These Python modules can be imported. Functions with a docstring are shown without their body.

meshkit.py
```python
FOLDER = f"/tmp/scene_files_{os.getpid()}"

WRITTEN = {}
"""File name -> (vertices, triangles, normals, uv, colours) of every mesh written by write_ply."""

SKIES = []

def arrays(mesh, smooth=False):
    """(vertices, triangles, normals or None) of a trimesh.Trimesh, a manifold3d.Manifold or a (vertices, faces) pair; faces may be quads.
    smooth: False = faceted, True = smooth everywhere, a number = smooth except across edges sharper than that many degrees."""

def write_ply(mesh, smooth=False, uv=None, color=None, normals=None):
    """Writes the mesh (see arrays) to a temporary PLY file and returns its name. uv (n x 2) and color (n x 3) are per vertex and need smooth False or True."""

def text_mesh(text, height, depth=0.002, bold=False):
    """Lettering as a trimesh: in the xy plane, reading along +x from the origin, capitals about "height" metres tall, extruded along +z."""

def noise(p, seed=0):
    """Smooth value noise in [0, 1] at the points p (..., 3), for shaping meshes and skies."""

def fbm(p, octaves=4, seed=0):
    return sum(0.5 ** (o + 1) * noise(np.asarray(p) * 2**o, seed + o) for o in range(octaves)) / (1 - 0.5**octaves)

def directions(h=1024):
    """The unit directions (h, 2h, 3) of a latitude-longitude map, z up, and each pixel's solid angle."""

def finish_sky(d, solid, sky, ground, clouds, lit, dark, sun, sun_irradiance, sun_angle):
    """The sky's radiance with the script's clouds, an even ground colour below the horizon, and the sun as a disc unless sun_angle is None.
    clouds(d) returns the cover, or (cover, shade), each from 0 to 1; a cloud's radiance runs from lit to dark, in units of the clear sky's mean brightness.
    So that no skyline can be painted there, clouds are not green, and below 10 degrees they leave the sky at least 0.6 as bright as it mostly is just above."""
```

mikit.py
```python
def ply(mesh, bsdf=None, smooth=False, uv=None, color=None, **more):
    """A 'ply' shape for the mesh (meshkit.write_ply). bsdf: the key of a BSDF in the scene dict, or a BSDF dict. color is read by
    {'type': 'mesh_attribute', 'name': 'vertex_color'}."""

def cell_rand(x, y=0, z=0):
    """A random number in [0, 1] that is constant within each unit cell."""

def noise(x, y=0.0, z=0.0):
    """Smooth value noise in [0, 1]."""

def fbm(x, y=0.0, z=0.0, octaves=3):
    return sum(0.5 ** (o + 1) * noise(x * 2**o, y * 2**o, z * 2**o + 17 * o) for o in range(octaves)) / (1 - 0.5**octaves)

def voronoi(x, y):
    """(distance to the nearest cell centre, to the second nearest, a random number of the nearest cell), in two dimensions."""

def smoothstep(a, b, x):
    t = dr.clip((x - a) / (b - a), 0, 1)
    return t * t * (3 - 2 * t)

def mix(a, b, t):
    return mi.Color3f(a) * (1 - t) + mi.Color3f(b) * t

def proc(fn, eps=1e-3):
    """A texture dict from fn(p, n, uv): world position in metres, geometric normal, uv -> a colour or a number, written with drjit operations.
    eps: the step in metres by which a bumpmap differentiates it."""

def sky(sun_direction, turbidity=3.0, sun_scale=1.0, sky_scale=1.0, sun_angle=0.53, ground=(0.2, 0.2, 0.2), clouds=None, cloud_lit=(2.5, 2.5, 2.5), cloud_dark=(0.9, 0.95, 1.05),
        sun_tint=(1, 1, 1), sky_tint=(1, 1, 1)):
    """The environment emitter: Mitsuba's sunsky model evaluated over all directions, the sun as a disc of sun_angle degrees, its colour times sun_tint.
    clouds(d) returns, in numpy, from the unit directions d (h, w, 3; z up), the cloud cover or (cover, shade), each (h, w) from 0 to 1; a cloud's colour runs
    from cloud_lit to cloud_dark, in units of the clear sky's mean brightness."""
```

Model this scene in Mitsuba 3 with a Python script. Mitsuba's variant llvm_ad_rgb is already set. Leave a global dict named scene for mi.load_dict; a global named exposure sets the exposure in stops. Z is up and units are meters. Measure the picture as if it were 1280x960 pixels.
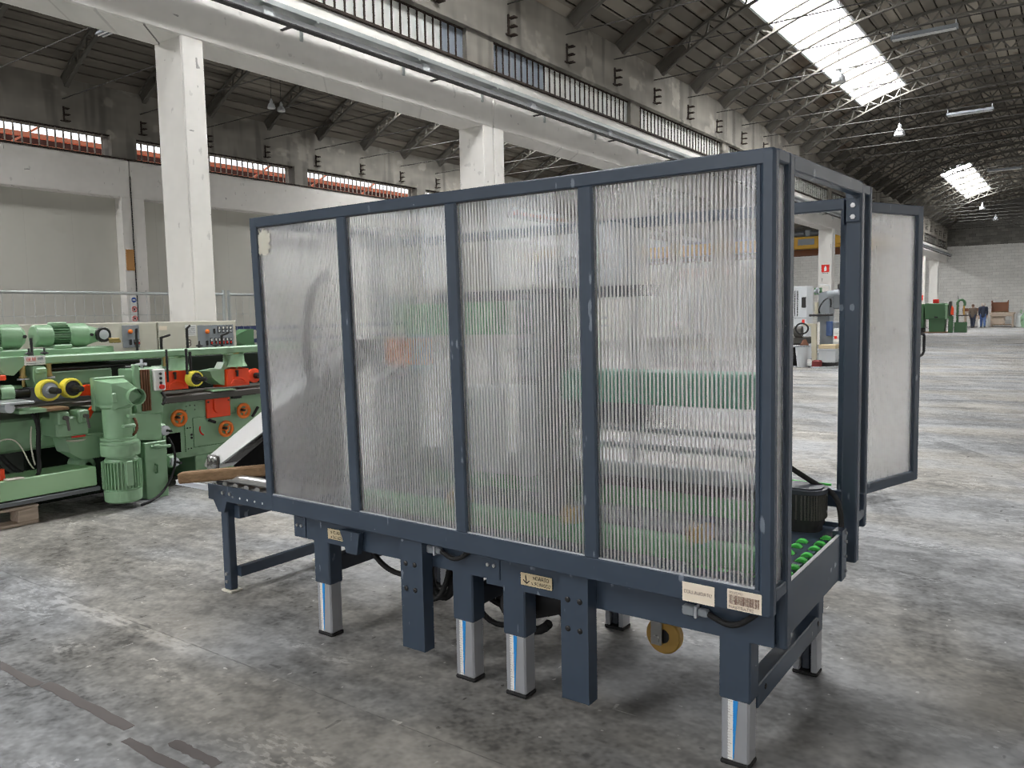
import math, random
import numpy as np, trimesh, mitsuba as mi, mikit, meshkit
import drjit as dr
from scipy.spatial.transform import Rotation as Ro
from mikit import noise, fbm, smoothstep, mix, cell_rand, voronoi

scene, labels = {}, {}
rnd = random.Random(7)
T = mi.ScalarTransform4f
PI = math.pi


def S(r, g, b):
    """sRGB 0-255 -> linear"""
    return [float(c / 12.92 if c <= 0.04045 else ((c + 0.055) / 1.055) ** 2.4) for c in (r / 255, g / 255, b / 255)]


# ---------------------------------------------------------------- camera, sky, exposure
YAW, PITCH, ROLL, CAM = 0.623383, 0.0857279, -0.0196864, np.array([0, 0, 1.55])
fwd = np.array([-math.sin(YAW) * math.cos(PITCH), math.cos(YAW) * math.cos(PITCH), -math.sin(PITCH)])
r0 = np.array([math.cos(YAW), math.sin(YAW), 0.0])
u0 = np.cross(r0, fwd)
upv = -math.sin(ROLL) * r0 + math.cos(ROLL) * u0
scene['camera'] = {'type': 'perspective', 'fov': math.degrees(2 * math.atan(640 / 997.1)), 'fov_axis': 'x',
                   'near_clip': 0.05, 'far_clip': 400.0,
                   'to_world': T().look_at(origin=CAM.tolist(), target=(CAM + fwd).tolist(), up=upv.tolist())}


def cloud_cover(d):
    x, y, z = d[..., 0], d[..., 1], np.maximum(d[..., 2], 0.05)
    c = 0.86 + 0.14 * np.sin(3.1 * x / z + 1.3) * np.sin(2.7 * y / z)
    return np.clip(c, 0, 1), np.clip(0.35 + 0.25 * np.sin(2 * x / z) * np.cos(1.7 * y / z), 0, 1)


scene['sky'] = mikit.sky((0.3, -0.4, 0.86), turbidity=4, sun_scale=0.0, sky_scale=8.0, clouds=cloud_cover,
                         cloud_lit=(2.3, 2.3, 2.3), cloud_dark=(1.5, 1.52, 1.56), ground=(0.25, 0.25, 0.24))
SKYLIGHT = 24.0           # radiance of the backlit translucent roof sheets
exposure = 0.38

# ---------------------------------------------------------------- materials
def plain(key, rgb, rough=0.5, metal=0.0, spec=0.5, coat=0.0):
    scene[key] = {'type': 'twosided', 'bsdf': {'type': 'principled', 'base_color': {'type': 'rgb', 'value': rgb}, 'roughness': rough,
                  'metallic': metal, 'specular': spec, 'clearcoat': coat}}


def proc_mat(key, fn, rough=0.7, metal=0.0, spec=0.4, bump=None, bump_scale=1.0, rough_fn=None, coat=0.0):
    b = {'type': 'principled', 'base_color': mikit.proc(fn), 'roughness': mikit.proc(rough_fn) if rough_fn else rough,
         'metallic': metal, 'specular': spec, 'clearcoat': coat}
    if bump:
        b = {'type': 'bumpmap', 'nested': b, 'tex': mikit.proc(bump), 'scale': bump_scale}
    scene[key] = {'type': 'twosided', 'bsdf': b}


def floor_fn(p, n, uv):
    x, y = p.x, p.y
    wob = noise(x * 1.3, y * 1.3, 4) - 0.5
    big = fbm(x * 0.30, y * 0.45, 3.0, octaves=3)
    streak = fbm(x * 0.55 + 0.5 * wob, y * 2.6 + 0.6 * wob, 9.0, octaves=5)     # sweeping marks, along the cross direction
    streak2 = fbm(x * 2.6 + y * 1.5, y * 0.6 - x * 0.4, 5.0, octaves=4)        # wheel marks
    fine = fbm(x * 16, y * 22, 2.0, octaves=4)
    v = 0.190 + 0.05 * (big - 0.5) + 0.24 * (streak - 0.5) + 0.12 * (streak2 - 0.5) + 0.16 * (fine - 0.5) + 0.07 * (noise(x * 60, y * 60) - 0.5)
    # lime crusts: broken, drawn out, mostly along the old joints
    near = 1 - smoothstep(0.05, 0.42, dr.abs(y - 1.78 + 0.25 * wob))
    for j in (5.71, 10.36, 13.25, 17.23, 20.7):
        near = dr.maximum(near, 1 - smoothstep(0.03, 0.25, dr.abs(y - j + 0.15 * wob)))
    zone = smoothstep(0.58, 0.84, fbm(x * 1.4, y * 4.2, 21.0, octaves=5) + 0.14 * near)
    crust = smoothstep(0.50, 0.68, fbm(x * 30, y * 66, 7, octaves=5))
    v = v + 0.13 * zone * crust
    for j in (2.112, 5.71, 10.36, 13.25, 17.23, 20.7, 25.7):
        jl = smoothstep(0.085, 0.02, dr.abs(y - j + 0.05 + 0.06 * (noise(x * 2.2, y * 2.2, 9) - 0.5)))
        v = v + 0.13 * jl * smoothstep(0.42, 0.68, fbm(x * 1.1, 3.7 * j, 6, octaves=4)) * smoothstep(0.3, 0.6, fbm(x * 14, y * 40, 4, octaves=3))
    dust = smoothstep(0.45, 0.75, fbm(x * 5, y * 13, 3, octaves=5)) * smoothstep(0.45, 0.7, big)
    v = v + 0.05 * dust
    # tyre marks: arcs of fine parallel treads
    rr = dr.sqrt(dr.square(x - 6.0) + dr.square(y - 3.0))
    tread = 0.55 + 0.45 * noise(rr * 40, 2.0)
    arc = smoothstep(0.16, 0.10, dr.abs(rr - 6.6)) * smoothstep(0.45, 0.6, noise(x * 1.1, y * 1.1, 5)) + smoothstep(0.14, 0.08, dr.abs(rr - 8.3)) * smoothstep(0.45, 0.6, noise(x * 0.9, y * 0.9, 6))
    rr2 = dr.sqrt(dr.square(x + 14.0) + dr.square(y - 2.0))
    tread2 = 0.55 + 0.45 * noise(rr2 * 40, 5.0)
    arc2 = smoothstep(0.14, 0.09, dr.abs(rr2 - 13.6)) * smoothstep(0.4, 0.6, noise(x * 0.9, y * 0.9, 6)) + smoothstep(0.12, 0.08, dr.abs(rr2 - 15.1)) * smoothstep(0.4, 0.6, noise(x * 1.2, y * 1.2, 7))
    v = v - 0.085 * arc * tread - 0.08 * arc2 * tread2
    speck = smoothstep(0.965, 0.985, noise(x * 24, y * 24, 3))
    v = v + 0.22 * speck
    chip = smoothstep(0.95, 0.975, noise(x * 17, y * 17, 12))
    v = v - 0.09 * chip
    v = dr.clip(v, 0.06, 0.70)
    warm = smoothstep(0.3, 0.7, fbm(x * 0.8, y * 1.6, 13.0, octaves=3))
    return mix(mi.Color3f(0.975, 1.0, 1.04), mi.Color3f(1.045, 1.0, 0.925), warm) * v


def floor_rough(p, n, uv):
    return 0.52 + 0.3 * fbm(p.x * 1.7, p.y * 3.1, 2.0, octaves=3)


def concrete_fn(p, n, uv):          # raw board-marked concrete of the upper walls
    a = p.y + p.x
    v = 0.21 + 0.15 * (fbm(a * 0.9, p.z * 1.4, 2, octaves=4) - 0.5)
    board = noise(p.z * 7.0, dr.floor(a / 2.1) * 3.0)
    v = v + 0.03 * (board - 0.5) + 0.05 * (fbm(a * 5, p.z * 1.2, 6, octaves=3) - 0.5)
    drip = smoothstep(0.55, 0.75, fbm(a * 3.3, p.z * 0.35, 11, octaves=3))
    v = v * (1 - 0.35 * drip)
    lime = smoothstep(0.62, 0.75, fbm(a * 1.5, p.z * 2.0, 17, octaves=4))
    v = v + 0.10 * lime
    return mi.Color3f(1.05, 0.99, 0.88) * dr.clip(v, 0.05, 0.6)


def white_fn(p, n, uv):             # white-washed concrete with chips and dirt
    a = p.y * 1.0 + p.x * 1.0
    v = 0.70 + 0.10 * (fbm(a * 0.8, p.z * 0.7, 3, octaves=4) - 0.5) + 0.04 * (fbm(a * 9, p.z * 9, 1, octaves=2) - 0.5)
    spot = smoothstep(0.76, 0.84, fbm(a * 9.0, p.z * 6.0, 5, octaves=4))
    v = v - 0.14 * spot
    hole = smoothstep(0.972, 0.985, noise(a * 9, p.z * 9, 2))
    v = v - 0.35 * hole
    return mi.Color3f(1.0, 0.975, 0.935) * v


def panel_wall_fn(p, n, uv):        # grey-beige infill panels of the aisle wall
    j = dr.abs(p.y / 1.19 - dr.floor(p.y / 1.19) - 0.5)
    v = 0.56 + 0.10 * (fbm(p.y * 0.5, p.z * 0.3, 3, octaves=3) - 0.5)
    v = v * (1 - 0.10 * smoothstep(0.492, 0.498, j))
    return mi.Color3f(1.0, 0.985, 0.90) * v


def brick_fn(p, n, uv):             # far block wall, too far off to tell the blocks apart by edges
    row = dr.floor(p.z / 0.23)
    u = p.x / 0.47 + 0.5 * (row - 2 * dr.floor(row / 2))
    fu, fz = u - dr.floor(u), p.z / 0.23 - row
    mortar = dr.maximum(smoothstep(0.93, 0.98, fu), smoothstep(0.86, 0.95, fz))
    v = 0.66 + 0.08 * (cell_rand(dr.floor(u), row) - 0.5) + 0.10 * (fbm(p.x * 0.5, p.z * 0.5, 2, octaves=3) - 0.5)
    v = v * (1 - 0.22 * mortar)
    raw = 0.17 + 0.08 * (cell_rand(dr.floor(u), row) - 0.5) + 0.06 * (fbm(p.x * 0.7, p.z * 1.5, 2, octaves=3) - 0.5)
    raw = raw * (1 - 0.3 * mortar)
    line = 6.22 + 0.12 * (noise(p.x * 0.8, 4.0) - 0.5)
    return dr.select(p.z > line, mi.Color3f(1.0, 0.98, 0.9) * raw, mi.Color3f(1.0, 0.99, 0.96) * v)


def plank_fn(p, n, uv):             # hollow clay planks of the vault, one tone to each
    c = cell_rand(dr.floor((p.x * 3.4 + 140.0)), dr.floor((p.y - 14.70 + 209.0) / 2.09), 3)
    v = 0.135 + 0.15 * c * c + 0.08 * (fbm(p.x * 2.0, p.y * 0.9, 5, octaves=3) - 0.5)
    rust = smoothstep(0.66, 0.8, fbm(p.x * 1.2, p.y * 0.8, 15, octaves=3))
    v = v * (1 - 0.35 * rust)
    return mix(mi.Color3f(1.04, 0.95, 0.81), mi.Color3f(1.05, 0.83, 0.64), rust) * dr.clip(v, 0.02, 0.4)


def navy_fn(p, n, uv):              # dark blue enamel with scuffs and chips
    v = 1.0 + 0.12 * (fbm(p.x * 6 + p.y * 5, p.z * 6, 2, octaves=3) - 0.5)
    scr = smoothstep(0.80, 0.86, fbm(p.x * 30 + p.y * 14, p.z * 9, 4, octaves=3))
    chip = smoothstep(0.975, 0.985, noise(p.x * 34, p.y * 34, p.z * 34))
    c = mi.Color3f(0.037, 0.055, 0.083) * v
    return mix(c, mi.Color3f(0.30, 0.34, 0.40), dr.clip(0.5 * scr + 0.7 * chip, 0, 1))


def wood_fn(p, n, uv):
    g = fbm(p.x * 3.0, p.y * 55.0, p.z * 55.0, octaves=4)
    r = noise(p.x * 1.5, p.y * 130, p.z * 130)
    return mix(mi.Color3f(0.12, 0.068, 0.035), mi.Color3f(0.30, 0.20, 0.115), dr.clip(0.75 * g + 0.3 * r, 0, 1))


def pale_wood_fn(p, n, uv):
    g = fbm(p.x * 40.0, p.y * 4.0, p.z * 40.0, octaves=4)
    return mix(mi.Color3f(0.30, 0.24, 0.19), mi.Color3f(0.60, 0.50, 0.41), g)


def green_fn(p, n, uv):             # pale machine green, greasy in places
    v = 1.0 + 0.16 * (fbm(p.y * 5, p.z * 5, p.x * 5, octaves=3) - 0.5)
    grime = smoothstep(0.62, 0.78, fbm(p.y * 3.1, p.z * 4.0, p.x * 3.0 + 8, octaves=4))
    return mix(mi.Color3f(0.245, 0.405, 0.250) * v, mi.Color3f(0.10, 0.15, 0.095), 0.6 * grime)


proc_mat('m_floor', floor_fn, rough_fn=floor_rough, spec=0.35)
proc_mat('m_concrete', concrete_fn, rough=0.9, spec=0.2)
proc_mat('m_white', white_fn, rough=0.8, spec=0.25)
proc_mat('m_panelwall', panel_wall_fn, rough=0.8, spec=0.25)
proc_mat('m_brick', brick_fn, rough=0.85, spec=0.2)
proc_mat('m_plank', plank_fn, rough=0.9, spec=0.15)
proc_mat('m_navy', navy_fn, rough=0.30, spec=0.45, coat=0.4)
proc_mat('m_wood', wood_fn, rough=0.8, spec=0.2)
proc_mat('m_palewood', pale_wood_fn, rough=0.85, spec=0.2)
proc_mat('m_green', green_fn, rough=0.36, spec=0.5)
plain('m_gap', S(38, 36, 33), 0.95, spec=0.1)
plain('m_truss', [0.11, 0.105, 0.092], 0.75, spec=0.3)
plain('m_iron', S(50, 42, 37), 0.8, spec=0.3)
plain('m_rod', [0.055, 0.052, 0.048], 0.55, spec=0.4)
plain('m_galv', [0.42, 0.45, 0.45], 0.42, metal=0.7)
plain('m_alu', [0.55, 0.57, 0.61], 0.45, metal=0.35)
plain('m_steel', [0.55, 0.55, 0.54], 0.25, metal=0.9)
plain('m_black', S(30, 30, 31), 0.45)
plain('m_rubber', S(26, 26, 27), 0.75)
plain('m_darknavy', S(42, 48, 58), 0.5)
plain('m_whitepaint', S(225, 226, 224), 0.5)
plain('m_lightgrey', S(196, 200, 204), 0.5)
plain('m_grey', S(140, 146, 152), 0.5)
plain('m_cream', S(205, 202, 188), 0.5)
plain('m_red', S(214, 40, 30), 0.45)
plain('m_orange', S(240, 76, 32), 0.45)
plain('m_wheelorange', S(238, 128, 50), 0.45)
plain('m_yellow', S(238, 224, 84), 0.45)
plain('m_amber', S(184, 146, 74), 0.45)
plain('m_brass', [0.45, 0.33, 0.14], 0.4, metal=0.8)
plain('m_belt', S(84, 152, 98), 0.6)
plain('m_teal', S(58, 132, 104), 0.5)
plain('m_brightgreen', S(90, 214, 96), 0.5)
plain('m_deepgreen', S(74, 112, 78), 0.5)
plain('m_card', S(204, 188, 156), 0.9, spec=0.1)
plain('m_label', S(238, 226, 208), 0.7, spec=0.2)
plain('m_ink', S(60, 52, 52), 0.8, spec=0.1)
plain('m_inkfaint', S(150, 132, 122), 0.8, spec=0.1)
plain('m_brownink', S(116, 84, 70), 0.8, spec=0.1)
plain('m_blue', S(40, 140, 214), 0.5)
plain('m_navytile', S(44, 58, 100), 0.4)
plain('m_craneyellow', S(214, 166, 52), 0.5)
plain('m_brown', S(112, 72, 50), 0.6)
plain('m_oxide', S(232, 146, 116), 0.7, spec=0.2)
plain('m_oxidedark', S(70, 44, 38), 0.8, spec=0.2)
plain('m_skin', S(202, 160, 138), 0.6)
plain('m_hairgrey', S(200, 196, 190), 0.8)
plain('m_hairdark', S(96, 74, 60), 0.8)
plain('m_denim', S(74, 96, 140), 0.8)
plain('m_darkcloth', S(40, 46, 62), 0.85)
plain('m_vest', S(96, 84, 74), 0.85)
scene['m_skylight'] = {'type': 'twosided', 'bsdf': {'type': 'diffuse', 'reflectance': {'type': 'rgb', 'value': [0.7, 0.7, 0.7]}}}
scene['m_clear'] = {'type': 'thindielectric', 'int_ior': 1.5}
scene['m_frost'] = {'type': 'principledthin', 'base_color': {'type': 'rgb', 'value': [0.80, 0.82, 0.80]}, 'roughness': 0.25, 'spec_trans': 0.0, 'diff_trans': 0.9, 'eta': 1.45}
scene['m_frostblue'] = {'type': 'principledthin', 'base_color': {'type': 'rgb', 'value': [0.72, 0.82, 0.97]}, 'roughness': 0.08, 'spec_trans': 0.55, 'diff_trans': 1.2, 'eta': 1.5}
# twin-wall polycarbonate: the skins blur mostly sideways, the webs are milky
scene['m_poly'] = {'type': 'dielectric', 'int_ior': 1.5, 'ext_ior': 1.0}
scene['m_polyweb'] = {'type': 'principledthin', 'base_color': {'type': 'rgb', 'value': [0.95, 0.935, 0.945]}, 'roughness': 0.3, 'spec_trans': 0.0, 'diff_trans': 1.0, 'eta': 1.5}

# ---------------------------------------------------------------- mesh helpers
def tm(v, f):
    return trimesh.Trimesh(np.asarray(v, float), np.asarray(f, int), process=False)


BOXF = np.array([[0, 1, 3], [0, 3, 2], [4, 6, 7], [4, 7, 5], [0, 4, 5], [0, 5, 1], [2, 3, 7], [2, 7, 6], [0, 2, 6], [0, 6, 4], [1, 5, 7], [1, 7, 3]])


def box(x0, x1, y0, y1, z0, z1, bev=0.0):
    x0, x1 = min(x0, x1), max(x0, x1); y0, y1 = min(y0, y1), max(y0, y1); z0, z1 = min(z0, z1), max(z0, z1)
    if bev <= 0:
        return tm([[x, y, z] for x in (x0, x1) for y in (y0, y1) for z in (z0, z1)], BOXF)
    b = min(bev, 0.45 * min(x1 - x0, y1 - y0, z1 - z0))
    v = []
    for x, sx in ((x0, 1), (x1, -1)):
        for y, sy in ((y0, 1), (y1, -1)):
            for z, sz in ((z0, 1), (z1, -1)):
                v += [[x + sx * b, y + sy * b, z], [x + sx * b, y, z + sz * b], [x, y + sy * b, z + sz * b]]
    return trimesh.convex.convex_hull(np.array(v))


def hull(pts):
    return trimesh.convex.convex_hull(np.asarray(pts, float))


def frame_of(d):
    d = np.asarray(d, float); d = d / np.linalg.norm(d)
    a = np.cross(d, [0, 0, 1.0] if abs(d[2]) < 0.9 else [1.0, 0, 0]); a /= np.linalg.norm(a)
    return a, np.cross(d, a), d


def cyl(p0, p1, r, r1=None, n=16, caps=True):
    p0, p1 = np.asarray(p0, float), np.asarray(p1, float)
    r1 = r if r1 is None else r1
    a, b, d = frame_of(p1 - p0)
    t = np.arange(n) * 2 * PI / n
    ring = np.cos(t)[:, None] * a + np.sin(t)[:, None] * b
    v = np.vstack([p0 + ring * r, p1 + ring * r1, [p0], [p1]])
    i = np.arange(n); j = (i + 1) % n
    f = [np.stack([i, j, j + n], 1), np.stack([i, j + n, i + n], 1)]
    if caps:
        f += [np.stack([j, i, i * 0 + 2 * n], 1), np.stack([i + n, j + n, i * 0 + 2 * n + 1], 1)]
    return tm(v, np.vstack(f))


def lathe(p0, axis, prof, n=24):
    """prof: (distance along the axis, radius) pairs"""
    p0 = np.asarray(p0, float); a, b, d = frame_of(axis)
    t = np.arange(n) * 2 * PI / n
    ring = np.cos(t)[:, None] * a + np.sin(t)[:, None] * b
    v = np.vstack([p0 + d * s + ring * max(r, 1e-5) for s, r in prof])
    f = []
    i = np.arange(n); j = (i + 1) % n
    for k in range(len(prof) - 1):
        o = k * n
        f += [np.stack([o + i, o + j, o + j + n], 1), np.stack([o + i, o + j + n, o + i + n], 1)]
    return tm(v, np.vstack(f))


def tube(pts, r, n=8, closed=False):
    pts = np.asarray(pts, float); m = len(pts)
    if closed:
        tan = np.roll(pts, -1, 0) - np.roll(pts, 1, 0)
    else:
        tan = np.gradient(pts, axis=0)
    tan /= np.linalg.norm(tan, axis=1, keepdims=True)
    a = frame_of(tan[0])[0]
    v = []
    t = np.arange(n) * 2 * PI / n
    for p, d in zip(pts, tan):
        a = a - d * (a @ d); a /= np.linalg.norm(a); b = np.cross(d, a)
        v.append(p + r * (np.cos(t)[:, None] * a + np.sin(t)[:, None] * b))
    i = np.arange(n); j = (i + 1) % n; f = []
    for k in range(m if closed else m - 1):
        o, q = k * n, ((k + 1) % m) * n
        f += [np.stack([o + i, o + j, q + j], 1), np.stack([o + i, q + j, q + i], 1)]
    v = np.vstack(v)
    if not closed:
        v = np.vstack([v, pts[:1], pts[-1:]]); c = m * n
        f += [np.stack([j, i, i * 0 + c], 1), np.stack([i + (m - 1) * n, j + (m - 1) * n, i * 0 + c + 1], 1)]
    return tm(v, np.vstack(f))


def spline(pts, n=24):
    from scipy.interpolate import CubicSpline
    pts = np.asarray(pts, float)
    t = np.r_[0, np.cumsum(np.linalg.norm(np.diff(pts, axis=0), axis=1))]
    return CubicSpline(t, pts)(np.linspace(0, t[-1], n))


def prism(poly, axis, a0, a1):
    """extrude the 2D outline along an axis: 'x' -> (y,z), 'y' -> (x,z), 'z' -> (x,y)"""
    import shapely.geometry as sg
    m = trimesh.creation.extrude_polygon(sg.Polygon(poly), a1 - a0)
    v = np.array(m.vertices); w = v[:, 2] + a0
    v = {'x': np.stack([w, v[:, 0], v[:, 1]], 1), 'y': np.stack([v[:, 0], w, v[:, 1]], 1), 'z': np.stack([v[:, 0], v[:, 1], w], 1)}[axis]
    f = np.array(m.faces)
    if axis == 'y':
        f = f[:, ::-1]
    return tm(v, f)


def cat(*ms):
    ms = [m for x in ms for m in (x if isinstance(x, (list, tuple)) else [x])]
    return trimesh.util.concatenate(ms)


def bar(p0, p1, w, h, up=(0, 0, 1)):
    """rectangular bar from p0 to p1: w sideways, h along 'up'"""
    p0, p1 = np.asarray(p0, float), np.asarray(p1, float)
    d = (p1 - p0) / np.linalg.norm(p1 - p0)
    s = np.cross(d, up); s /= np.linalg.norm(s); u = np.cross(s, d)
    v = [p + sx * s * w / 2 + sz * u * h / 2 for p in (p0, p1) for sx in (-1, 1) for sz in (-1, 1)]
    return hull(v)


def move(m, R=None, t=(0, 0, 0)):
    v = np.array(m.vertices)
    if R is not None:
        v = v @ np.asarray(R).T
    return tm(v + np.asarray(t, float), m.faces)


# ---------------------------------------------------------------- scene helpers
_used = {}


def numbered(name):
    k = _used.get(name, 0); _used[name] = k + 1
    return name if k == 0 else f'{name}_{k:03d}'


def thing(name, label, cat_, group=None):
    key = numbered(name)
    labels[key] = {'label': label, 'category': cat_}
    if group:
        labels[key]['group'] = group
    return key


def struct(name, mesh=None, mat=None, label=None, **kw):
    key = name if name.startswith(('wall', 'window', 'door')) and name not in _used else numbered(name)
    _used.setdefault(name, 1)
    labels[key] = {'kind': 'structure'}
    if label:
        labels[key]['label'] = label
    if mesh is not None:
        scene[key] = mikit.ply(mesh, mat, **kw)
    return key


def part(parent, name, mesh, mat, label=None, kind=None, smooth=False, **kw):
    key = numbered(parent + '__' + name)
    scene[key] = mikit.ply(mesh, mat, smooth=smooth, **kw)
    if label or kind:
        labels[key] = {}
        if label:
            labels[key]['label'] = label
        if kind:
            labels[key]['kind'] = kind
    return key


def share(parent, name, ply_dict, to_world=None, label=None):
    key = numbered(parent + '__' + name)
    scene[key] = dict(ply_dict) if to_world is None else {**ply_dict, 'to_world': to_world}
    if label:
        labels[key] = {'label': label}
    return key


def solo(name, label, cat_, mesh, mat, group=None, smooth=False):
    key = thing(name, label, cat_, group)
    scene[key] = mikit.ply(mesh, mat, smooth=smooth)
    return key
plain('m_filler', S(92, 87, 86), 0.7, spec=0.2)
plain('m_mullion', S(150, 142, 132), 0.7, spec=0.3)
plain('m_darkgrey', S(76, 74, 70), 0.5, metal=0.2)
plain('m_steelgrey', S(104, 108, 112), 0.45, metal=0.2)
plain('m_lightgreen', S(168, 208, 164), 0.4)
plain('m_board', S(176, 132, 84), 0.8, spec=0.2)
plain('m_blue2', S(52, 84, 160), 0.5)
plain('m_beige', S(190, 184, 164), 0.6)
plain('m_darkred', S(110, 34, 34), 0.6)
plain('m_palesheet', S(206, 210, 210), 0.4)

plain('m_legalu', [0.34, 0.35, 0.375], 0.5, metal=0.25)
plain('m_blackgreen', S(30, 40, 32), 0.7, spec=0.2)
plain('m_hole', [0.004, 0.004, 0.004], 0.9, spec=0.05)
plain('m_brightwhite', S(246, 247, 246), 0.45)

# ================================================================ THE HALL
TRUSS = lambda k: 14.70 + 2.09 * k
RZ, RR = -1.3, 11.0                     # vault circle: centre height and radius
Y0, Y1 = -14.0, 71.2                    # near and far end of the hall
NX0, NX1 = -9.0, 3.7                    # nave faces
AX0, AX1 = -21.7, -9.58                 # side aisle faces
NSTRIP = 44

# floor: poured slabs with open joints
fl = struct('floor', box(AX0 - 0.5, NX1 + 0.6, Y0, Y1 + 0.3, -0.20, -0.035), 'm_gap')
jy = [Y0, -8.2, -3.6, -1.1, 2.112, 5.71, 10.36, 13.25, 17.23, 20.7, 25.7, 30.2, 34.9, 39.6, 44.3, 49.0, 53.7, 58.4, 63.1, 67.8, Y1]
jx = [AX0 - 0.3, -9.3, NX1 + 0.3]
for a, b in zip(jy[:-1], jy[1:]):
    for c, d in zip(jx[:-1], jx[1:]):
        g = 0.0014 if a < 5 else 0.004
        part(fl, 'slab', box(c + g, d - g, a + g, b - g, -0.04, 0.0), 'm_floor')
# dark bitumen strips let into a saw cut of the floor
st = [(-4.75, -3.62, 1.488, 0.045), (-3.61, -2.93, 1.515, 0.05), (-2.70, -2.42, 1.552, 0.04), (-2.86, -2.30, 1.462, 0.042)]
for (a, b, y, w) in st:
    n = 14
    xs = np.linspace(a, b, n)
    up = [[x, y + w / 2 + 0.006 * rnd.uniform(-1, 1)] for x in xs]
    lo = [[x, y - w / 2 + 0.006 * rnd.uniform(-1, 1)] for x in xs[::-1]]
    part(fl, 'joint_filler', prism(up + lo, 'z', 0.0, 0.0012), 'm_filler', label='dark bitumen strip filling a floor joint')


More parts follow.
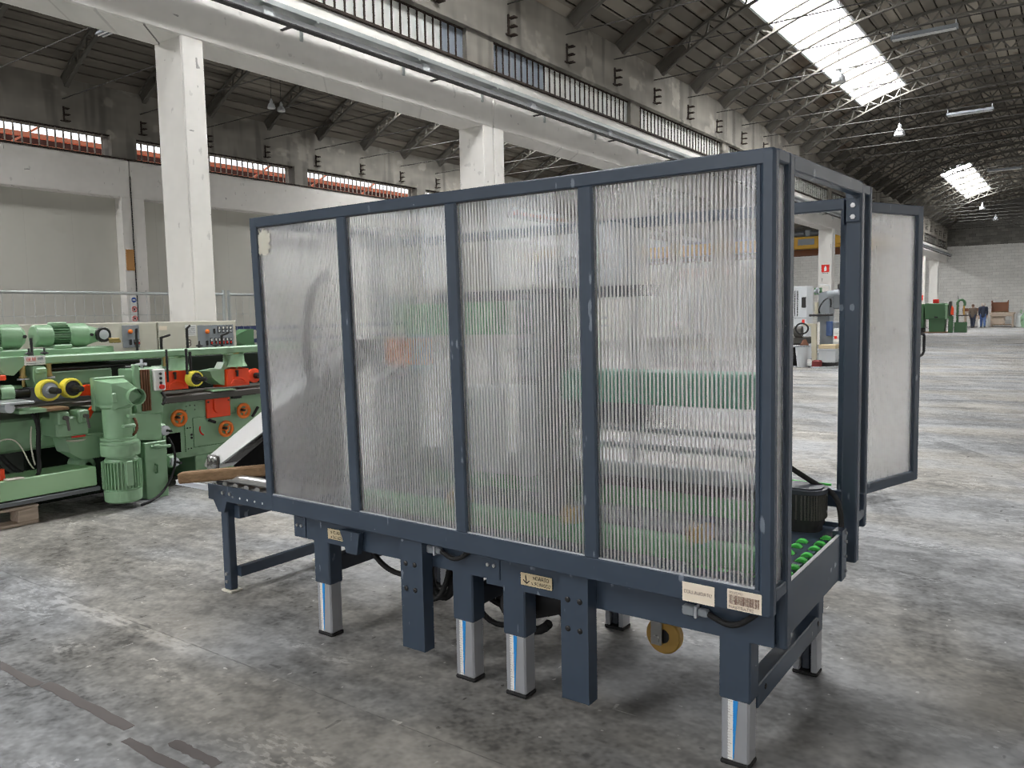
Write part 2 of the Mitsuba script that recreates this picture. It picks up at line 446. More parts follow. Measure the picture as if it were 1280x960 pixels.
def vault(name, xc, hw, k0, k1, skylights, pick, label):
    """clay-plank barrel vault; skylights: list of (k0, k1) bays left open on the left slope"""
    th = math.asin(hw / RR)
    dth = 2 * th / NSTRIP
    ang = lambda i: -th + i * dth
    pt = lambda a, r: (xc + r * math.sin(a), RZ + r * math.cos(a))
    open_ = {k for a, b in skylights for k in range(a, b)}
    sh = []
    for i0, i1, ks in [(0, 8, None), (13, NSTRIP, None)] + [(8, 13, k) for k in range(k0, k1) if k not in open_]:
        ya, yb = (TRUSS(k0), TRUSS(k1)) if ks is None else (TRUSS(ks), TRUSS(ks + 1))
        for i in range(i0, i1):
            q = [pt(ang(i), RR + 0.105), pt(ang(i + 1), RR + 0.105), pt(ang(i + 1), RR + 0.16), pt(ang(i), RR + 0.16)]
            sh.append(hull([(x, y, z) for x, z in q for y in (ya, yb)]))
    ce = struct(name, cat(sh), 'm_gap')
    labels[ce]['label'] = label
    shared, bulk = {}, []
    for i in range(NSTRIP):
        off = 0.012 * rnd.random()
        g = 0.019 / RR
        q = [pt(ang(i) + g, RR + off), pt(ang(i + 1) - g, RR + off), pt(ang(i + 1) - g, RR + 0.052), pt(ang(i) + g, RR + 0.052)]
        base = hull([(x, y, z) for x, z in q for y in (0.012, 2.078)])
        for k in range(k0, k1):
            if k in open_ and 8 <= i < 13:
                continue
            if pick(i, k):
                if i not in shared:
                    shared[i] = mikit.ply(base, 'm_plank')
                share(ce, 'plank', shared[i], T().translate([0, TRUSS(k), 0]))
            else:
                bulk.append(move(base, None, (0, TRUSS(k), 0)))
    part(ce, 'plank_field', cat(bulk), 'm_plank', kind='stuff')
    for a, b in skylights:
        sk = thing('roof_skylight', {-13: 'rooflight of the nave far behind the camera', -5: 'rooflight of the nave above the taping machine', 2: 'long bright rooflight at the top of the view over the nave', 17: 'small far rooflight high over the end of the nave'}.get(a, '')
                   if xc > -9 else {2: 'rooflight in the vault of the side aisle beyond the nearest columns', 17: 'far rooflight in the vault of the side aisle', -10: 'rooflight of the side aisle behind the camera'}[a], 'skylight')
        for k in range(a, b):
            for i0, i1 in ((8, 10.5), (10.5, 13)):
                (xa, za), (xb, zb) = pt(ang(i0), RR + 0.03), pt(ang(i1), RR + 0.03)
                ya, yb = TRUSS(k) + 0.02, TRUSS(k + 1) - 0.02
                m = tm([[xa, ya, za], [xb, ya, zb], [xb, yb, zb], [xa, yb, za]], [[0, 2, 1], [0, 3, 2]])
                n = m.face_normals[0]
                if n[2] > 0:
                    m = tm(m.vertices, m.faces[:, ::-1])
                kk = part(sk, 'pane', m, 'm_skylight')
                scene[kk]['emitter'] = {'type': 'area', 'radiance': {'type': 'rgb', 'value': [SKYLIGHT * c for c in (1.0, 1.0, 0.985)]}}
        for i, w in ((8, 0.07), (10.5, 0.03), (13, 0.07)):
            (xa, za) = pt(ang(i), RR - 0.005)
            part(sk, 'glazing_bar', bar((xa, TRUSS(a), za), (xa, TRUSS(b), za), w, 0.05), 'm_lightgrey')
        for k in (a, b):
            (xa, za), (xb, zb) = pt(ang(8), RR - 0.005), pt(ang(13), RR - 0.005)
            part(sk, 'end_bar', bar((xa, TRUSS(k), za), (xb, TRUSS(k), zb), 0.06, 0.05, up=(0, 1, 0)), 'm_lightgrey')
    return ce


def trusses(xc, hw, ks, lattice_ks, label, group):
    th = math.asin(hw / RR) - 0.004
    N = 44
    P = lambda a, r: np.array([xc + r * math.sin(a), 0, RZ + r * math.cos(a)])

    def chord(r, w, h):
        a = np.linspace(-th, th, 57)
        v, f = [], []
        for j, t in enumerate(a):
            for rr, yy in ((r - h / 2, -w / 2), (r - h / 2, w / 2), (r + h / 2, w / 2), (r + h / 2, -w / 2)):
                p = P(t, rr); v.append([p[0], yy, p[2]])
            if j:
                o = 4 * (j - 1)
                for q in range(4):
                    f += [[o + q, o + (q + 1) % 4, o + 4 + (q + 1) % 4], [o + q, o + 4 + (q + 1) % 4, o + 4 + q]]
        return tm(v, f)
    rt, rb = RR - 0.045, RR - 0.33
    top, bot = mikit.ply(chord(rt, 0.09, 0.06), 'm_truss'), mikit.ply(chord(rb, 0.10, 0.05), 'm_truss')
    ends = []
    for s in (-1, 1):
        a = [s * (th - q) for q in (0.0, 0.015, 0.03, 0.045, 0.06, 0.075)]
        pts = [P(t, rt) for t in a] + [P(t, rb) for t in a]
        v = [[p[0], y, p[2]] for y in (-0.035, 0.035) for p in pts]
        n = len(a); f = []
        for o in (0, 2 * n):
            for j in range(n - 1):
                f += [[o + j, o + j + 1, o + n + j + 1], [o + j, o + n + j + 1, o + n + j]]
        e = tm(v, f)
        ends.append(mikit.ply(cat(e, tm(v, [[j, j + 2 * n, j + 1] for j in range(n - 1)])), 'm_truss'))
    bars = []
    a = np.linspace(-th + 0.075, th - 0.075, N + 1)
    for j in range(N):
        ra, rb2 = (rt, rb) if j % 2 else (rb, rt)
        bars.append(bar(P(a[j], ra), P(a[j + 1], rb2), 0.04, 0.035, up=(0, 1, 0)))
    latt = mikit.ply(cat(bars), 'm_truss')
    barp = [mikit.ply(b, 'm_truss') for b in bars]
    rod = mikit.ply(cyl((xc - hw, 0, 7.36), (xc + hw, 0, 7.36), 0.013, n=6), 'm_rod')
    irons = []
    for s in (-1, 1):
        x = xc + s * (hw - 0.01)
        irons.append(mikit.ply(cat(box(x - 0.02, x + 0.02, -0.018, 0.018, 6.78, 7.17),
                                   *[box(x, x - s * 0.15, -0.012, 0.10, z, z + 0.02) for z in (6.78, 6.94, 7.10)],
                                   *[box(x, x - s * 0.02, -0.10, 0.10, z, z + 0.025) for z in (6.78,)]), 'm_iron'))
    for k in ks:
        t = thing('roof_truss', label(k), 'roof truss', group)
        W = T().translate([0, TRUSS(k), 0])
        share(t, 'top_chord', top, W); share(t, 'bottom_chord', bot, W); share(t, 'tie_rod', rod, W)
        for e in ends:
            share(t, 'end_plate', e, W)
        for e in irons[:1]:
            share(t, 'wall_bracket', e, W)
        if k in lattice_ks:
            for j, b in enumerate(barp):
                share(t, 'lattice_bar', b, W)
        else:
            kk = share(t, 'lattice', latt, W); labels[kk] = {'kind': 'stuff'}


vault('ceiling', (NX0 + NX1) / 2, (NX1 - NX0) / 2, -14, 27, [(-13, -9), (-5, -1), (2, 8), (17, 23)],
      lambda i, k: i < 21 and -1 <= k <= 12, 'barrel vault of clay planks over the nave')
vault('ceiling', (AX0 + AX1) / 2, (AX1 - AX0) / 2, -14, 27, [(2, 8), (17, 23), (-10, -4)],
      lambda i, k: 0 <= i < 23 and -4 <= k <= 7, 'darker barrel vault over the side aisle')
ORD = ['first', 'second', 'third', 'fourth', 'fifth', 'sixth', 'seventh', 'eighth', 'ninth', 'tenth', 'eleventh', 'twelfth', 'thirteenth', 'fourteenth', 'fifteenth', 'sixteenth', 'seventeenth']


def truss_label(where):
    def f(k):
        k0 = 2
        if k < k0:
            return f'arched lattice truss of the {where}, {ORD[k0 - 1 - k]} before the long rooflight'
        if k <= 8:
            return f'arched lattice truss of the {where} under the long rooflight, {ORD[k - k0]} from its near end'
        if k < 17:
            return f'arched lattice truss of the {where}, {ORD[k - 9]} beyond the long rooflight'
        if k <= 23:
            return f'arched lattice truss of the {where} under the far rooflight, {ORD[k - 17]} from its near end'
        return f'arched lattice truss of the {where}, {ORD[k - 24]} beyond the far rooflight'
    return f


trusses((NX0 + NX1) / 2, (NX1 - NX0) / 2, range(-5, 27), (3, 4, 5, 6, 7, 8), truss_label('nave'), 'arched trusses over the nave')
trusses((AX0 + AX1) / 2, (AX1 - AX0) / 2, range(-5, 18), (), truss_label('side aisle'), 'arched trusses over the side aisle')

# ---- the arcade between nave and aisle: columns, beam, clerestory, raw concrete above
nave_piers = [(Y0, -12.6), (-6.7, -6.2), (-0.6, 0.0), (5.6, 6.2), (11.36, 12.15), (17.6, 18.08), (23.55, 24.05), (29.65, 30.15), (35.75, 36.25), (41.8, 42.3), (47.85, 48.35), (53.9, 54.4), (59.95, 60.45), (66.0, 66.5), (70.8, Y1)]
wl = struct('wall_left', cat(box(NX0 - 0.58, NX0, Y0, Y1, 6.60, 8.6), [box(NX0 - 0.58, NX0 - 0.004, a, b, 6.0, 6.62) for a, b in nave_piers]), 'm_concrete')
part(wl, 'beam', cat(box(NX0 - 0.58, NX0, Y0, 12.09, 5.0, 5.985, 0.02), box(NX0 - 0.58, NX0, 12.11, Y1, 5.0, 5.985, 0.02)), 'm_white')
part(wl, 'sill', box(NX0 - 0.2, NX0 + 0.045, Y0, Y1, 5.985, 6.02), 'm_iron')
part(wl, 'lintel', box(NX0 - 0.2, NX0 + 0.06, 5.9, 30.0, 6.60, 6.66), 'm_concrete')


def clerestory(x, piers, depth, side, z0, z1, frosted, individually):
    for (a0, a1), (b0, b1) in zip(piers[:-1], piers[1:]):
        ya, yb = a1, b0
        w = struct(f'window_{len([k for k in labels if k.startswith("window_") and "__" not in k]) + 1}')
        n = max(1, round((yb - ya) / 0.2))
        ys = np.linspace(ya, yb, n + 1)
        one = individually(ya)
        barm = mikit.ply(box(x - 0.018, x + 0.018, -0.014, 0.014, z0, z1), 'm_iron' if frosted else 'm_mullion')
        scene[w] = mikit.ply(cat(box(x - 0.025, x + 0.025, ya, yb, z0, z0 + 0.03), box(x - 0.025, x + 0.025, ya, yb, z1 - 0.03, z1)), 'm_iron')
        panes, rest = [], []
        for j in range(n):
            q = tm([[x, ys[j], z0], [x, ys[j + 1], z0], [x, ys[j + 1], z1], [x, ys[j], z1]], [[0, 1, 2], [0, 2, 3]])
            blue = frosted and 12.1 < ys[j] < 13.9 or (frosted and 10.7 < ys[j] < 11.3)
            if one:
                part(w, 'pane', q, ('m_frostblue' if blue else 'm_frost') if frosted else 'm_clear')
                if j:
                    share(w, 'mullion', barm, T().translate([0, ys[j], 0]))
            else:
                panes.append(q)
                if j:
                    rest.append(box(x - 0.018, x + 0.018, ys[j] - 0.014, ys[j] + 0.014, z0, z1))
        if not one:
            part(w, 'panes', cat(panes), 'm_frost' if frosted else 'm_clear', kind='stuff')
            part(w, 'mullions', cat(rest), 'm_iron' if frosted else 'm_mullion', kind='stuff')


clerestory(NX0 - 0.1, nave_piers, 0, 1, 6.02, 6.60, True, lambda y: 5 < y < 27)

colys = [(-12.6, -12.29), (-6.4, -6.09), (-0.25, 0.06), (5.80, 6.11), (11.78, 12.09), (12.11, 12.42), (18.2, 18.51), (24.2, 24.51), (30.3, 30.61), (36.4, 36.9), (42.4, 42.9), (48.4, 48.9), (54.5, 55.0), (60.6, 61.1), (66.7, 67.2)]
lab = {5.80: 'white square concrete column standing behind the green machine line', 11.78: 'near half of the twin white column rising behind the guard cage', 12.11: 'far half of the twin white column rising behind the guard cage',
       36.4: 'white column with the red fire extinguisher sign', 60.6: 'white column beside the dark green machine at the far end', 66.7: 'last white column before the block end wall'}
for a, b in colys:
    solo('concrete_column', lab.get(a, 'white column of the arcade hidden behind the guard cage or outside the view'), 'column',
         box(NX0 - 0.58, NX0 - 0.001, a, b, -0.02, 5.02, 0.018), 'm_white', group=None if a in lab else 'hidden arcade columns')

# ---- outer wall of the side aisle
ap = [(Y0, -12.6), (-6.8, -6.2), (-0.5, 0.1), (5.7, 6.3), (11.74, 12.45), (17.95, 18.5), (24.0, 24.5), (30.0, 30.5), (36.0, 36.5), (42.0, 42.5), (48, 48.5), (54, 54.5), (60, 60.5), (66, 66.5), (70.8, Y1)]
wa = struct('wall_aisle', cat(box(AX0 - 0.55, AX0, Y0, Y1, 6.66, 8.6), [box(AX0 - 0.5, AX0 - 0.004, a, b, 6.04, 6.68) for a, b in ap]), 'm_concrete')
part(wa, 'beam', cat(box(AX0 - 0.55, AX0, Y0, 12.19, 5.0, 6.04, 0.02), box(AX0 - 0.55, AX0, 12.21, Y1, 5.0, 6.04, 0.02)), 'm_white')
part(wa, 'infill_panels', box(AX0 - 0.5, AX0 - 0.33, Y0, Y1, -0.02, 5.02), 'm_panelwall')
part(wa, 'sill', box(AX0 - 0.2, AX0 + 0.03, Y0, Y1, 6.035, 6.07), 'm_iron')
for a, b in [(-6.4, -6.0), (-0.2, 0.2), (5.75, 6.15), (11.915, 12.19), (12.21, 12.58), (18.0, 18.4), (24.1, 24.5), (30.1, 30.5), (36.2, 36.6), (42.2, 42.6), (48.2, 48.6), (54.2, 54.6), (60.2, 60.6), (66.2, 66.6)]:
    part(wa, 'pilaster', box(AX0 - 0.35, AX0 - 0.001, a, b, -0.02, 5.02, 0.015), 'm_white')
for z in (1.25, 0.83):
    part(wa, 'tile_band', box(AX0 - 0.34, AX0 - 0.322, 12.6, 40, z, z + 0.13), 'm_navytile', label='navy blue tile band')
clerestory(AX0 - 0.12, ap, 0, 1, 6.07, 6.66, False, lambda y: 5 < y < 27)

# red lattice steelwork and roof of the neighbouring building, outside the aisle windows
rs = thing('steel_roof_frame', 'red oxide steel roof frame outside the aisle windows', 'steel frame')
part(rs, 'chord', box(-23.6, -23.48, 0, 45, 6.64, 6.76), 'm_oxide')
for k in range(14):
    y = 2.2 + 2.55 * k
    part(rs, 'brace', bar((-23.54, y, 6.35), (-23.54, y + 1.15, 7.15), 0.05, 0.10, up=(1, 0, 0)), 'm_oxide')
part(rs, 'bottom_chord', box(-23.62, -23.46, 0, 45, 6.38, 6.46), 'm_oxide')
solo('neighbouring_roof', 'dark roof edge of the next building outside the aisle windows', 'roof', hull([(-24.2, y, z) for y in (-6, 60) for z in (2.0, 6.84)] + [(-30, y, z) for y in (-6, 60) for z in (2.0, 6.5)]), 'm_oxidedark')

# ---- right wall, end walls
struct('wall_right', cat(box(NX1, NX1 + 0.5, Y0, Y1, -0.05, 6.0), box(NX1, NX1 + 0.5, Y0, Y1, 6.62, 8.6), [box(NX1, NX1 + 0.4, a, b, 5.9, 6.7) for a, b in nave_piers]), 'm_white')
struct('wall_far', box(AX0 - 0.5, NX1 + 0.5, Y1, Y1 + 0.4, -0.05, 10.4), 'm_brick')
gx0, gx1, gz = -7.6, 2.4, 5.4      # the gate through which the hall is entered, behind the camera
struct('wall_near', cat(box(AX0 - 0.5, -18.4, Y0 - 0.4, Y0, -0.05, 10.4), box(-12.8, gx0, Y0 - 0.4, Y0, -0.05, 10.4), box(gx1, NX1 + 0.5, Y0 - 0.4, Y0, -0.05, 10.4),
                        box(-18.4, -12.8, Y0 - 0.4, Y0, 4.6, 10.4), box(gx0, gx1, Y0 - 0.4, Y0, gz, 10.4)), 'm_white')

# ---- cable tray and trunking along the beam
tr = thing('cable_tray', 'perforated galvanised cable tray running along the beam under the clerestory', 'cable tray')
part(tr, 'bottom', box(NX0 + 0.16, NX0 + 0.36, Y0, Y1, 5.592, 5.597), 'm_galv')
for x in (NX0 + 0.16, NX0 + 0.357):
    part(tr, 'side', box(x, x + 0.004, Y0, Y1, 5.592, 5.655), 'm_galv')
for y in np.arange(1.5, 40, 2.05):
    part(tr, 'bracket', cat(box(NX0, NX0 + 0.37, y - 0.02, y + 0.02, 5.56, 5.59), box(NX0, NX0 + 0.03, y - 0.02, y + 0.02, 5.40, 5.59)), 'm_galv')
tk = thing('busbar_trunking', 'grey aluminium busbar trunking below the cable tray on the beam', 'trunking')
part(tk, 'duct', box(NX0 + 0.20, NX0 + 0.29, Y0, Y1, 5.475, 5.545, 0.008), 'm_alu', label='long box section')
for y in np.arange(0.7, 40, 3.05):
    part(tk, 'tap_off_box', box(NX0 + 0.19, NX0 + 0.31, y, y + 0.16, 5.465, 5.575, 0.006), 'm_lightgrey')
    part(tk, 'hanger', box(NX0, NX0 + 0.30, y + 0.5, y + 0.54, 5.455, 5.475), 'm_black')
part(tk, 'rail', box(NX0 + 0.19, NX0 + 0.30, Y0, Y1, 5.455, 5.472), 'm_black')

# ---- pendant lamps and tube lights
bell = lathe((0, 0, 0), (0, 0, 1), [(0.0, 0.165), (0.02, 0.170), (0.10, 0.162), (0.17, 0.135), (0.22, 0.10), (0.235, 0.072), (0.33, 0.066), (0.345, 0.05), (0.38, 0.04), (0.43, 0.015)], 28)
glassm = lathe((0, 0, 0), (0, 0, 1), [(0.012, 0.001), (0.010, 0.10), (0.014, 0.155)], 24)
bell_d, glass_d = mikit.ply(bell, 'm_lightgrey', smooth=40), mikit.ply(glassm, 'm_whitepaint')


def pendant(x, y, z, ztop, label, k=1.0):
    p = thing('pendant_lamp', label, 'lamp')
    W = T().translate([x, y, z]).scale(k)
    share(p, 'shade', bell_d, W); share(p, 'diffuser', glass_d, W)
    part(p, 'cable', cyl((x, y, z + 0.42 * k), (x, y, ztop), 0.008, n=6), 'm_black')


rz = lambda x, xc: RZ + math.sqrt(RR ** 2 - (x - xc) ** 2) - 0.02
pendant(-5.3, TRUSS(3) + 0.86, 7.27, rz(-5.3, -2.65), 'bell lamp hanging in front of the bright rooflight')
pendant(-5.3, TRUSS(7) + 0.66, 7.31, rz(-5.3, -2.65), 'bell lamp hanging by a long cable just past the near rooflight')
pendant(-5.3, TRUSS(20) - 0.1, 7.37, rz(-5.3, -2.65), 'far bell lamp below the small rooflight')
pendant(-5.3, TRUSS(24) + 0.2, 7.45, rz(-5.3, -2.65), 'farthest small bell lamp near the end wall')
pendant(-18.0, 14.20, 7.22, rz(-18.0, -15.64), 'left bell lamp of the pair hanging in the side aisle', 0.62)
pendant(-18.0, 14.52, 7.20, rz(-18.0, -15.64), 'right bell lamp of the pair hanging in the side aisle', 0.62)


def batten(x0, x1, y, z, label, zt=7.36):
    b = thing('tube_light', label, 'light fitting')
    part(b, 'housing', prism([(y - 0.10, z - 0.03), (y + 0.10, z - 0.03), (y + 0.05, z + 0.05), (y - 0.05, z + 0.05)], 'x', x0, x1), 'm_grey')
    for dy in (-0.045, 0.045):
        part(b, 'tube', cyl((x0 + 0.03, y + dy, z - 0.045), (x1 - 0.03, y + dy, z - 0.045), 0.013, n=10), 'm_whitepaint', smooth=40)
    for x in (x0 + 0.02, x1 - 0.05):
        part(b, 'hanger', box(x, x + 0.02, y - 0.01, y + 0.01, z + 0.05, zt), 'm_lightgrey')


batten(-3.55, -2.3, TRUSS(2) + 0.05, 7.22, 'dark tube light hung on the tie rod nearest to the camera')
batten(-3.55, -2.35, TRUSS(6), 7.20, 'tube light hung on a tie rod right of the long rooflight')
batten(-3.6, -2.35, TRUSS(12), 7.25, 'distant tube light above the small rooflight')
batten(-15.9, -14.6, 8.5, 7.2, 'tube light in the side aisle half hidden by the nearest column', 9.68)

# ================================================================ THE TAPING MACHINE IN ITS GUARD CAGE
M = thing('taping_machine', 'carton taping machine inside a dark blue guard cage with ribbed translucent panels', 'taping machine')
GA = Ro.from_euler('xyz', [1.311, 0.294, -1.045], degrees=True).as_matrix()      # the cage leans a little
GO = np.array([-0.759, 2.42, 0.591])
cage = lambda m: move(m, GA, GO)
gp = lambda a, c, b: GO + GA @ np.array([-a, c, b])


def gbox(a0, a1, c0, c1, b0, b1, bev=0.004):
    return cage(box(-a1, -a0, c0, c1, b0, b1, bev))


def lettering(parent, text, height, origin, right, up, mat, name='lettering', width=None, label=None):
    m = meshkit.text_mesh(text, height)
    v, f = np.array(m.vertices, float), np.array(m.faces)
    v = v - [v[:, 0].min(), v[:, 1].min(), v[:, 2].min()]
    if width:
        v[:, 0] *= width / v[:, 0].max()
    v[:, 2] *= 0.0008 / max(v[:, 2].max(), 1e-9)
    right, up = np.asarray(right, float), np.asarray(up, float)
    nrm = np.cross(right, up)
    part(parent, name, tm(np.asarray(origin) + v[:, :1] * right + v[:, 1:2] * up + v[:, 2:3] * nrm, f), mat, label=label)


W_, H_, D_ = 2.54, 1.437, 1.20
# front frame
part(M, 'guard_post', gbox(2.492, W_, 0, 0.045, 0.0, H_), 'm_navy')
part(M, 'guard_post', gbox(0.0, 0.045, 0, 0.040, 0.0, H_, 0.009), 'm_navy')
for a in (0.627, 1.237, 1.865):
    part(M, 'guard_mullion', gbox(a, a + 0.058, 0.001, 0.045, 0.08, 1.393, 0.006), 'm_navy')
part(M, 'guard_mullion', gbox(0.045, 0.060, 0.006, 0.040, 0.08, 1.393, 0.003), 'm_navy')
part(M, 'guard_rail', gbox(0.01, W_ - 0.01, 0.001, 0.045, 1.390, H_), 'm_navy', label='top rail')
part(M, 'guard_rail', gbox(0.01, W_ - 0.01, 0.001, 0.045, 0.0, 0.083), 'm_navy', label='deep bottom rail')


def wavy_sheet(P, n, width, b0, b1, amp=0.0009, th=0.0030, seg=8):
    """extruded sheet: flat face outside, inner face drawn in a little between the webs, which spreads what lies behind it sideways"""
    m = n * seg
    u = np.linspace(0, 1, m + 1)
    back = th + amp * np.cos(2 * PI * n * u)
    v, f = [], []
    for i in range(m + 1):
        v += [P(u[i], 0, b0), P(u[i], 0, b1), P(u[i], back[i], b0), P(u[i], back[i], b1)]
        if i:
            o, q = 4 * (i - 1), 4 * i
            f += [[o, q, q + 1], [o, q + 1, o + 1], [o + 2, q + 3, q + 2], [o + 2, o + 3, q + 3], [o, q + 2, q], [o, o + 2, q + 2], [o + 1, q + 1, q + 3], [o + 1, q + 3, o + 3]]
    o = 4 * m
    f += [[0, 1, 3], [0, 3, 2], [o, o + 3, o + 1], [o, o + 2, o + 3]]
    t = tm(v, f)
    if t.volume < 0:
        t = tm(t.vertices, t.faces[:, ::-1])
    return t


def poly_panel(A, B, C0, name_label=None, along='a', pitch=0.0145, b0=0.083, b1=1.391):
    """twin-wall sheet between A and B: a rough skin, a clear skin, and the webs between them"""
    def P(u, d, b):
        return gp(u, C0 + d, b) if along == 'a' else gp(C0 + d, u, b)
    n = int(round(abs(B - A) / pitch))
    pn = part(M, 'guard_panel', wavy_sheet(lambda u, d, b: P(A + (B - A) * u, d, b), n, abs(B - A), b0, b1), 'm_poly', label=name_label, smooth=50)
    webs = []
    for j in range(n + 1):
        u = A + (B - A) * j / n
        h = 0.0018
        webs.append(tm([P(u - h, 0.0038, b0), P(u - h, 0.0110, b0), P(u + h, 0.0110, b0), P(u + h, 0.0038, b0), P(u - h, 0.0038, b1), P(u - h, 0.0110, b1), P(u + h, 0.0110, b1), P(u + h, 0.0038, b1)],
                       [[0, 4, 5], [0, 5, 1], [1, 5, 6], [1, 6, 2], [2, 6, 7], [2, 7, 3], [3, 7, 4], [3, 4, 0]]))
    part(pn, 'web', cat(webs), 'm_polyweb', kind='stuff')
    return pn


panels = []
for (a0, a1, lb) in ((0.060, 0.627, 'right panel, widest seen'), (0.685, 1.237, 'third panel from the left'), (1.295, 1.865, 'second panel from the left'), (1.923, 2.492, 'left panel with a torn paper patch')):
    pn = poly_panel(a0, a1, 0.014, lb)
    panels.append(pn)
    part(M, 'panel_bead', gbox(a0, a1, 0.004, 0.014, 0.083, 0.088, 0.001), 'm_alu')
    part(M, 'gasket', gbox(a0, a1, 0.006, 0.012, 1.386, 1.391, 0.001), 'm_black')
# torn paper patch on the left panel
rp = random.Random(3)
pts = []
for t in np.linspace(0, 2 * PI, 40, endpoint=False):
    r = 1 + 0.30 * rp.uniform(-1, 1)
    pts.append((2.452 + 0.047 * r * max(-1, min(1, 1.3 * math.cos(t))) , 1.318 + 0.052 * r * max(-1, min(1, 1.3 * math.sin(t)))))
part(panels[3], 'paper_patch', cage(prism([(-a, b) for a, b in pts], 'y', 0.0105, 0.0125)), 'm_cream')

# end frame facing right: front strip, opening, rear strip
part(M, 'guard_post', gbox(0.0, 0.042, 0.138, 0.184, -0.155, H_, 0.006), 'm_navy', label='mounting post reaching below the cage')
part(M, 'guard_rail', gbox(0.002, 0.042, 0.038, 0.140, 1.400, H_), 'm_navy')
part(M, 'guard_rail', gbox(0.002, 0.042, 0.038, 0.140, 0.040, 0.082), 'm_navy')
part(M, 'guard_rail', gbox(0.0, 0.042, 0.180, 1.03, 1.386, H_ - 0.001), 'm_navy', label='top beam over the open end')
poly_panel(0.038, 0.138, 0.018, 'narrow corner panel', along='c', b1=1.402)
part(M, 'guard_post', gbox(-0.001, 0.062, 1.022, 1.072, -0.118, 1.432, 0.006), 'm_navy', label='mounting post at the far corner of the open end')
part(M, 'guard_rail', gbox(0.002, 0.042, 1.07, 1.17, 1.392, 1.430), 'm_navy')
part(M, 'guard_rail', gbox(0.002, 0.042, 1.07, 1.17, 0.045, 0.085), 'm_navy')
part(M, 'guard_post', gbox(0.0, 0.042, 1.165, 1.20, 0.0, 1.431, 0.006), 'm_navy')
poly_panel(1.07, 1.168, 0.018, 'narrow corner panel', along='c', b1=1.395)
part(M, 'bracket_plate', gbox(0.062, 0.067, 1.0, 1.06, 1.27, 1.372, 0.001), 'm_navy')
part(M, 'bracket_plate', gbox(0.005, 0.058, 1.012, 1.022, 1.28, 1.372, 0.002), 'm_navy')
for b in (1.345, 1.30):
    part(M, 'bolt', cage(cyl((-0.030, 1.012, b), (-0.030, 1.006, b), 0.010, n=6)), 'm_steel')
# rear frame
part(M, 'guard_rail', gbox(0.06, W_, 1.035, 1.08, 1.332, 1.378), 'm_navy', label='rear top beam')
part(M, 'guard_rail', gbox(0.0, 0.85, 1.155, 1.195, 0.075, 0.150), 'm_navy', label='rear lower beam')
part(M, 'guard_rail', gbox(1.50, W_, 1.155, 1.195, 0.0, 0.083), 'm_navy', label='rear lower beam')
for a in (0.85, 1.66, 2.49):
    part(M, 'guard_post', gbox(a, a + 0.05, 1.155, 1.20, 0.0, 1.40, 0.006), 'm_navy')
# left end top rail
part(M, 'guard_rail', gbox(2.495, W_, 0.04, 1.16, 1.39, H_), 'm_navy')
part(M, 'guard_post', gbox(2.495, W_, 1.16, 1.20, 0.0, H_), 'm_navy')

# open door, swung out at the far corner
hin, far_ = np.array([-0.842, 3.600, 0.0]), np.array([-0.644, 4.176, 0.0])
du = (far_ - hin) / np.linalg.norm(far_ - hin); dl = np.linalg.norm(far_ - hin)
dn = np.array([du[1], -du[0], 0.0])
DR = np.stack([du, -dn, [0, 0, 1.0]], 1)
DR[:, 2] += DR[:, 0] * -0.0  # upright
dz0, dz1 = 0.722, 2.006
slope = 0.018
def dbox(u0, u1, w0, w1, z0, z1, bev=0.004):
    m = box(u0, u1, w0, w1, z0, z1, bev); v = np.array(m.vertices)
    v[:, 2] += v[:, 0] * slope
    return tm(v @ DR.T + hin, m.faces)
door = part(M, 'guard_door', dbox(0, 0.05, -0.02, 0.02, dz0, dz1), 'm_navy', label='open door of the cage with handle')
part(door, 'stile', dbox(dl - 0.045, dl, -0.02, 0.02, dz0, dz1), 'm_navy')
part(door, 'rail', dbox(0.045, dl - 0.04, -0.02, 0.02, dz1 - 0.045, dz1), 'm_navy')
part(door, 'rail', dbox(0.045, dl - 0.04, -0.02, 0.02, dz0, dz0 + 0.045), 'm_navy')
def dq(u0, u1, w, z0, z1):
    v = np.array([[u0, w, z0], [u1, w, z0], [u1, w, z1], [u0, w, z1]], float); v[:, 2] += v[:, 0] * slope
    return tm(v @ DR.T + hin, [[0, 1, 2], [0, 2, 3]])
dU = lambda u, d, b: (np.array([0.05 + (dl - 0.095) * u, -0.006 + d, b + slope * (0.05 + (dl - 0.095) * u)]) @ DR.T + hin)
part(door, 'panel', wavy_sheet(dU, 35, dl - 0.095, dz0 + 0.045, dz1 - 0.045), 'm_poly', smooth=50)
wb = []
for u in np.arange(0.05, dl - 0.045, 0.0145):
    v = np.array([[u, -0.0035, dz0 + 0.045], [u, 0.004, dz0 + 0.045], [u, 0.004, dz1 - 0.045], [u, -0.0035, dz1 - 0.045]], float); v[:, 2] += v[:, 0] * slope
    wb.append(tm(v @ DR.T + hin, [[0, 1, 2], [0, 2, 3]]))
part(door, 'web', cat(wb), 'm_polyweb', kind='stuff')
hp = [(dl - 0.005, 0, 1.425), (dl + 0.055, 0, 1.425), (dl + 0.066, 0, 1.416), (dl + 0.066, 0, 1.342), (dl + 0.05, 0, 1.325), (dl - 0.005, 0, 1.313)]
part(door, 'handle', tube([hin + DR @ np.array(p) for p in spline(hp, 16) * 0 + np.array([np.interp(np.linspace(0, 5, 16), range(6), [q[i] for q in hp]) for i in range(3)]).T], 0.0065, 8), 'm_black', smooth=40)

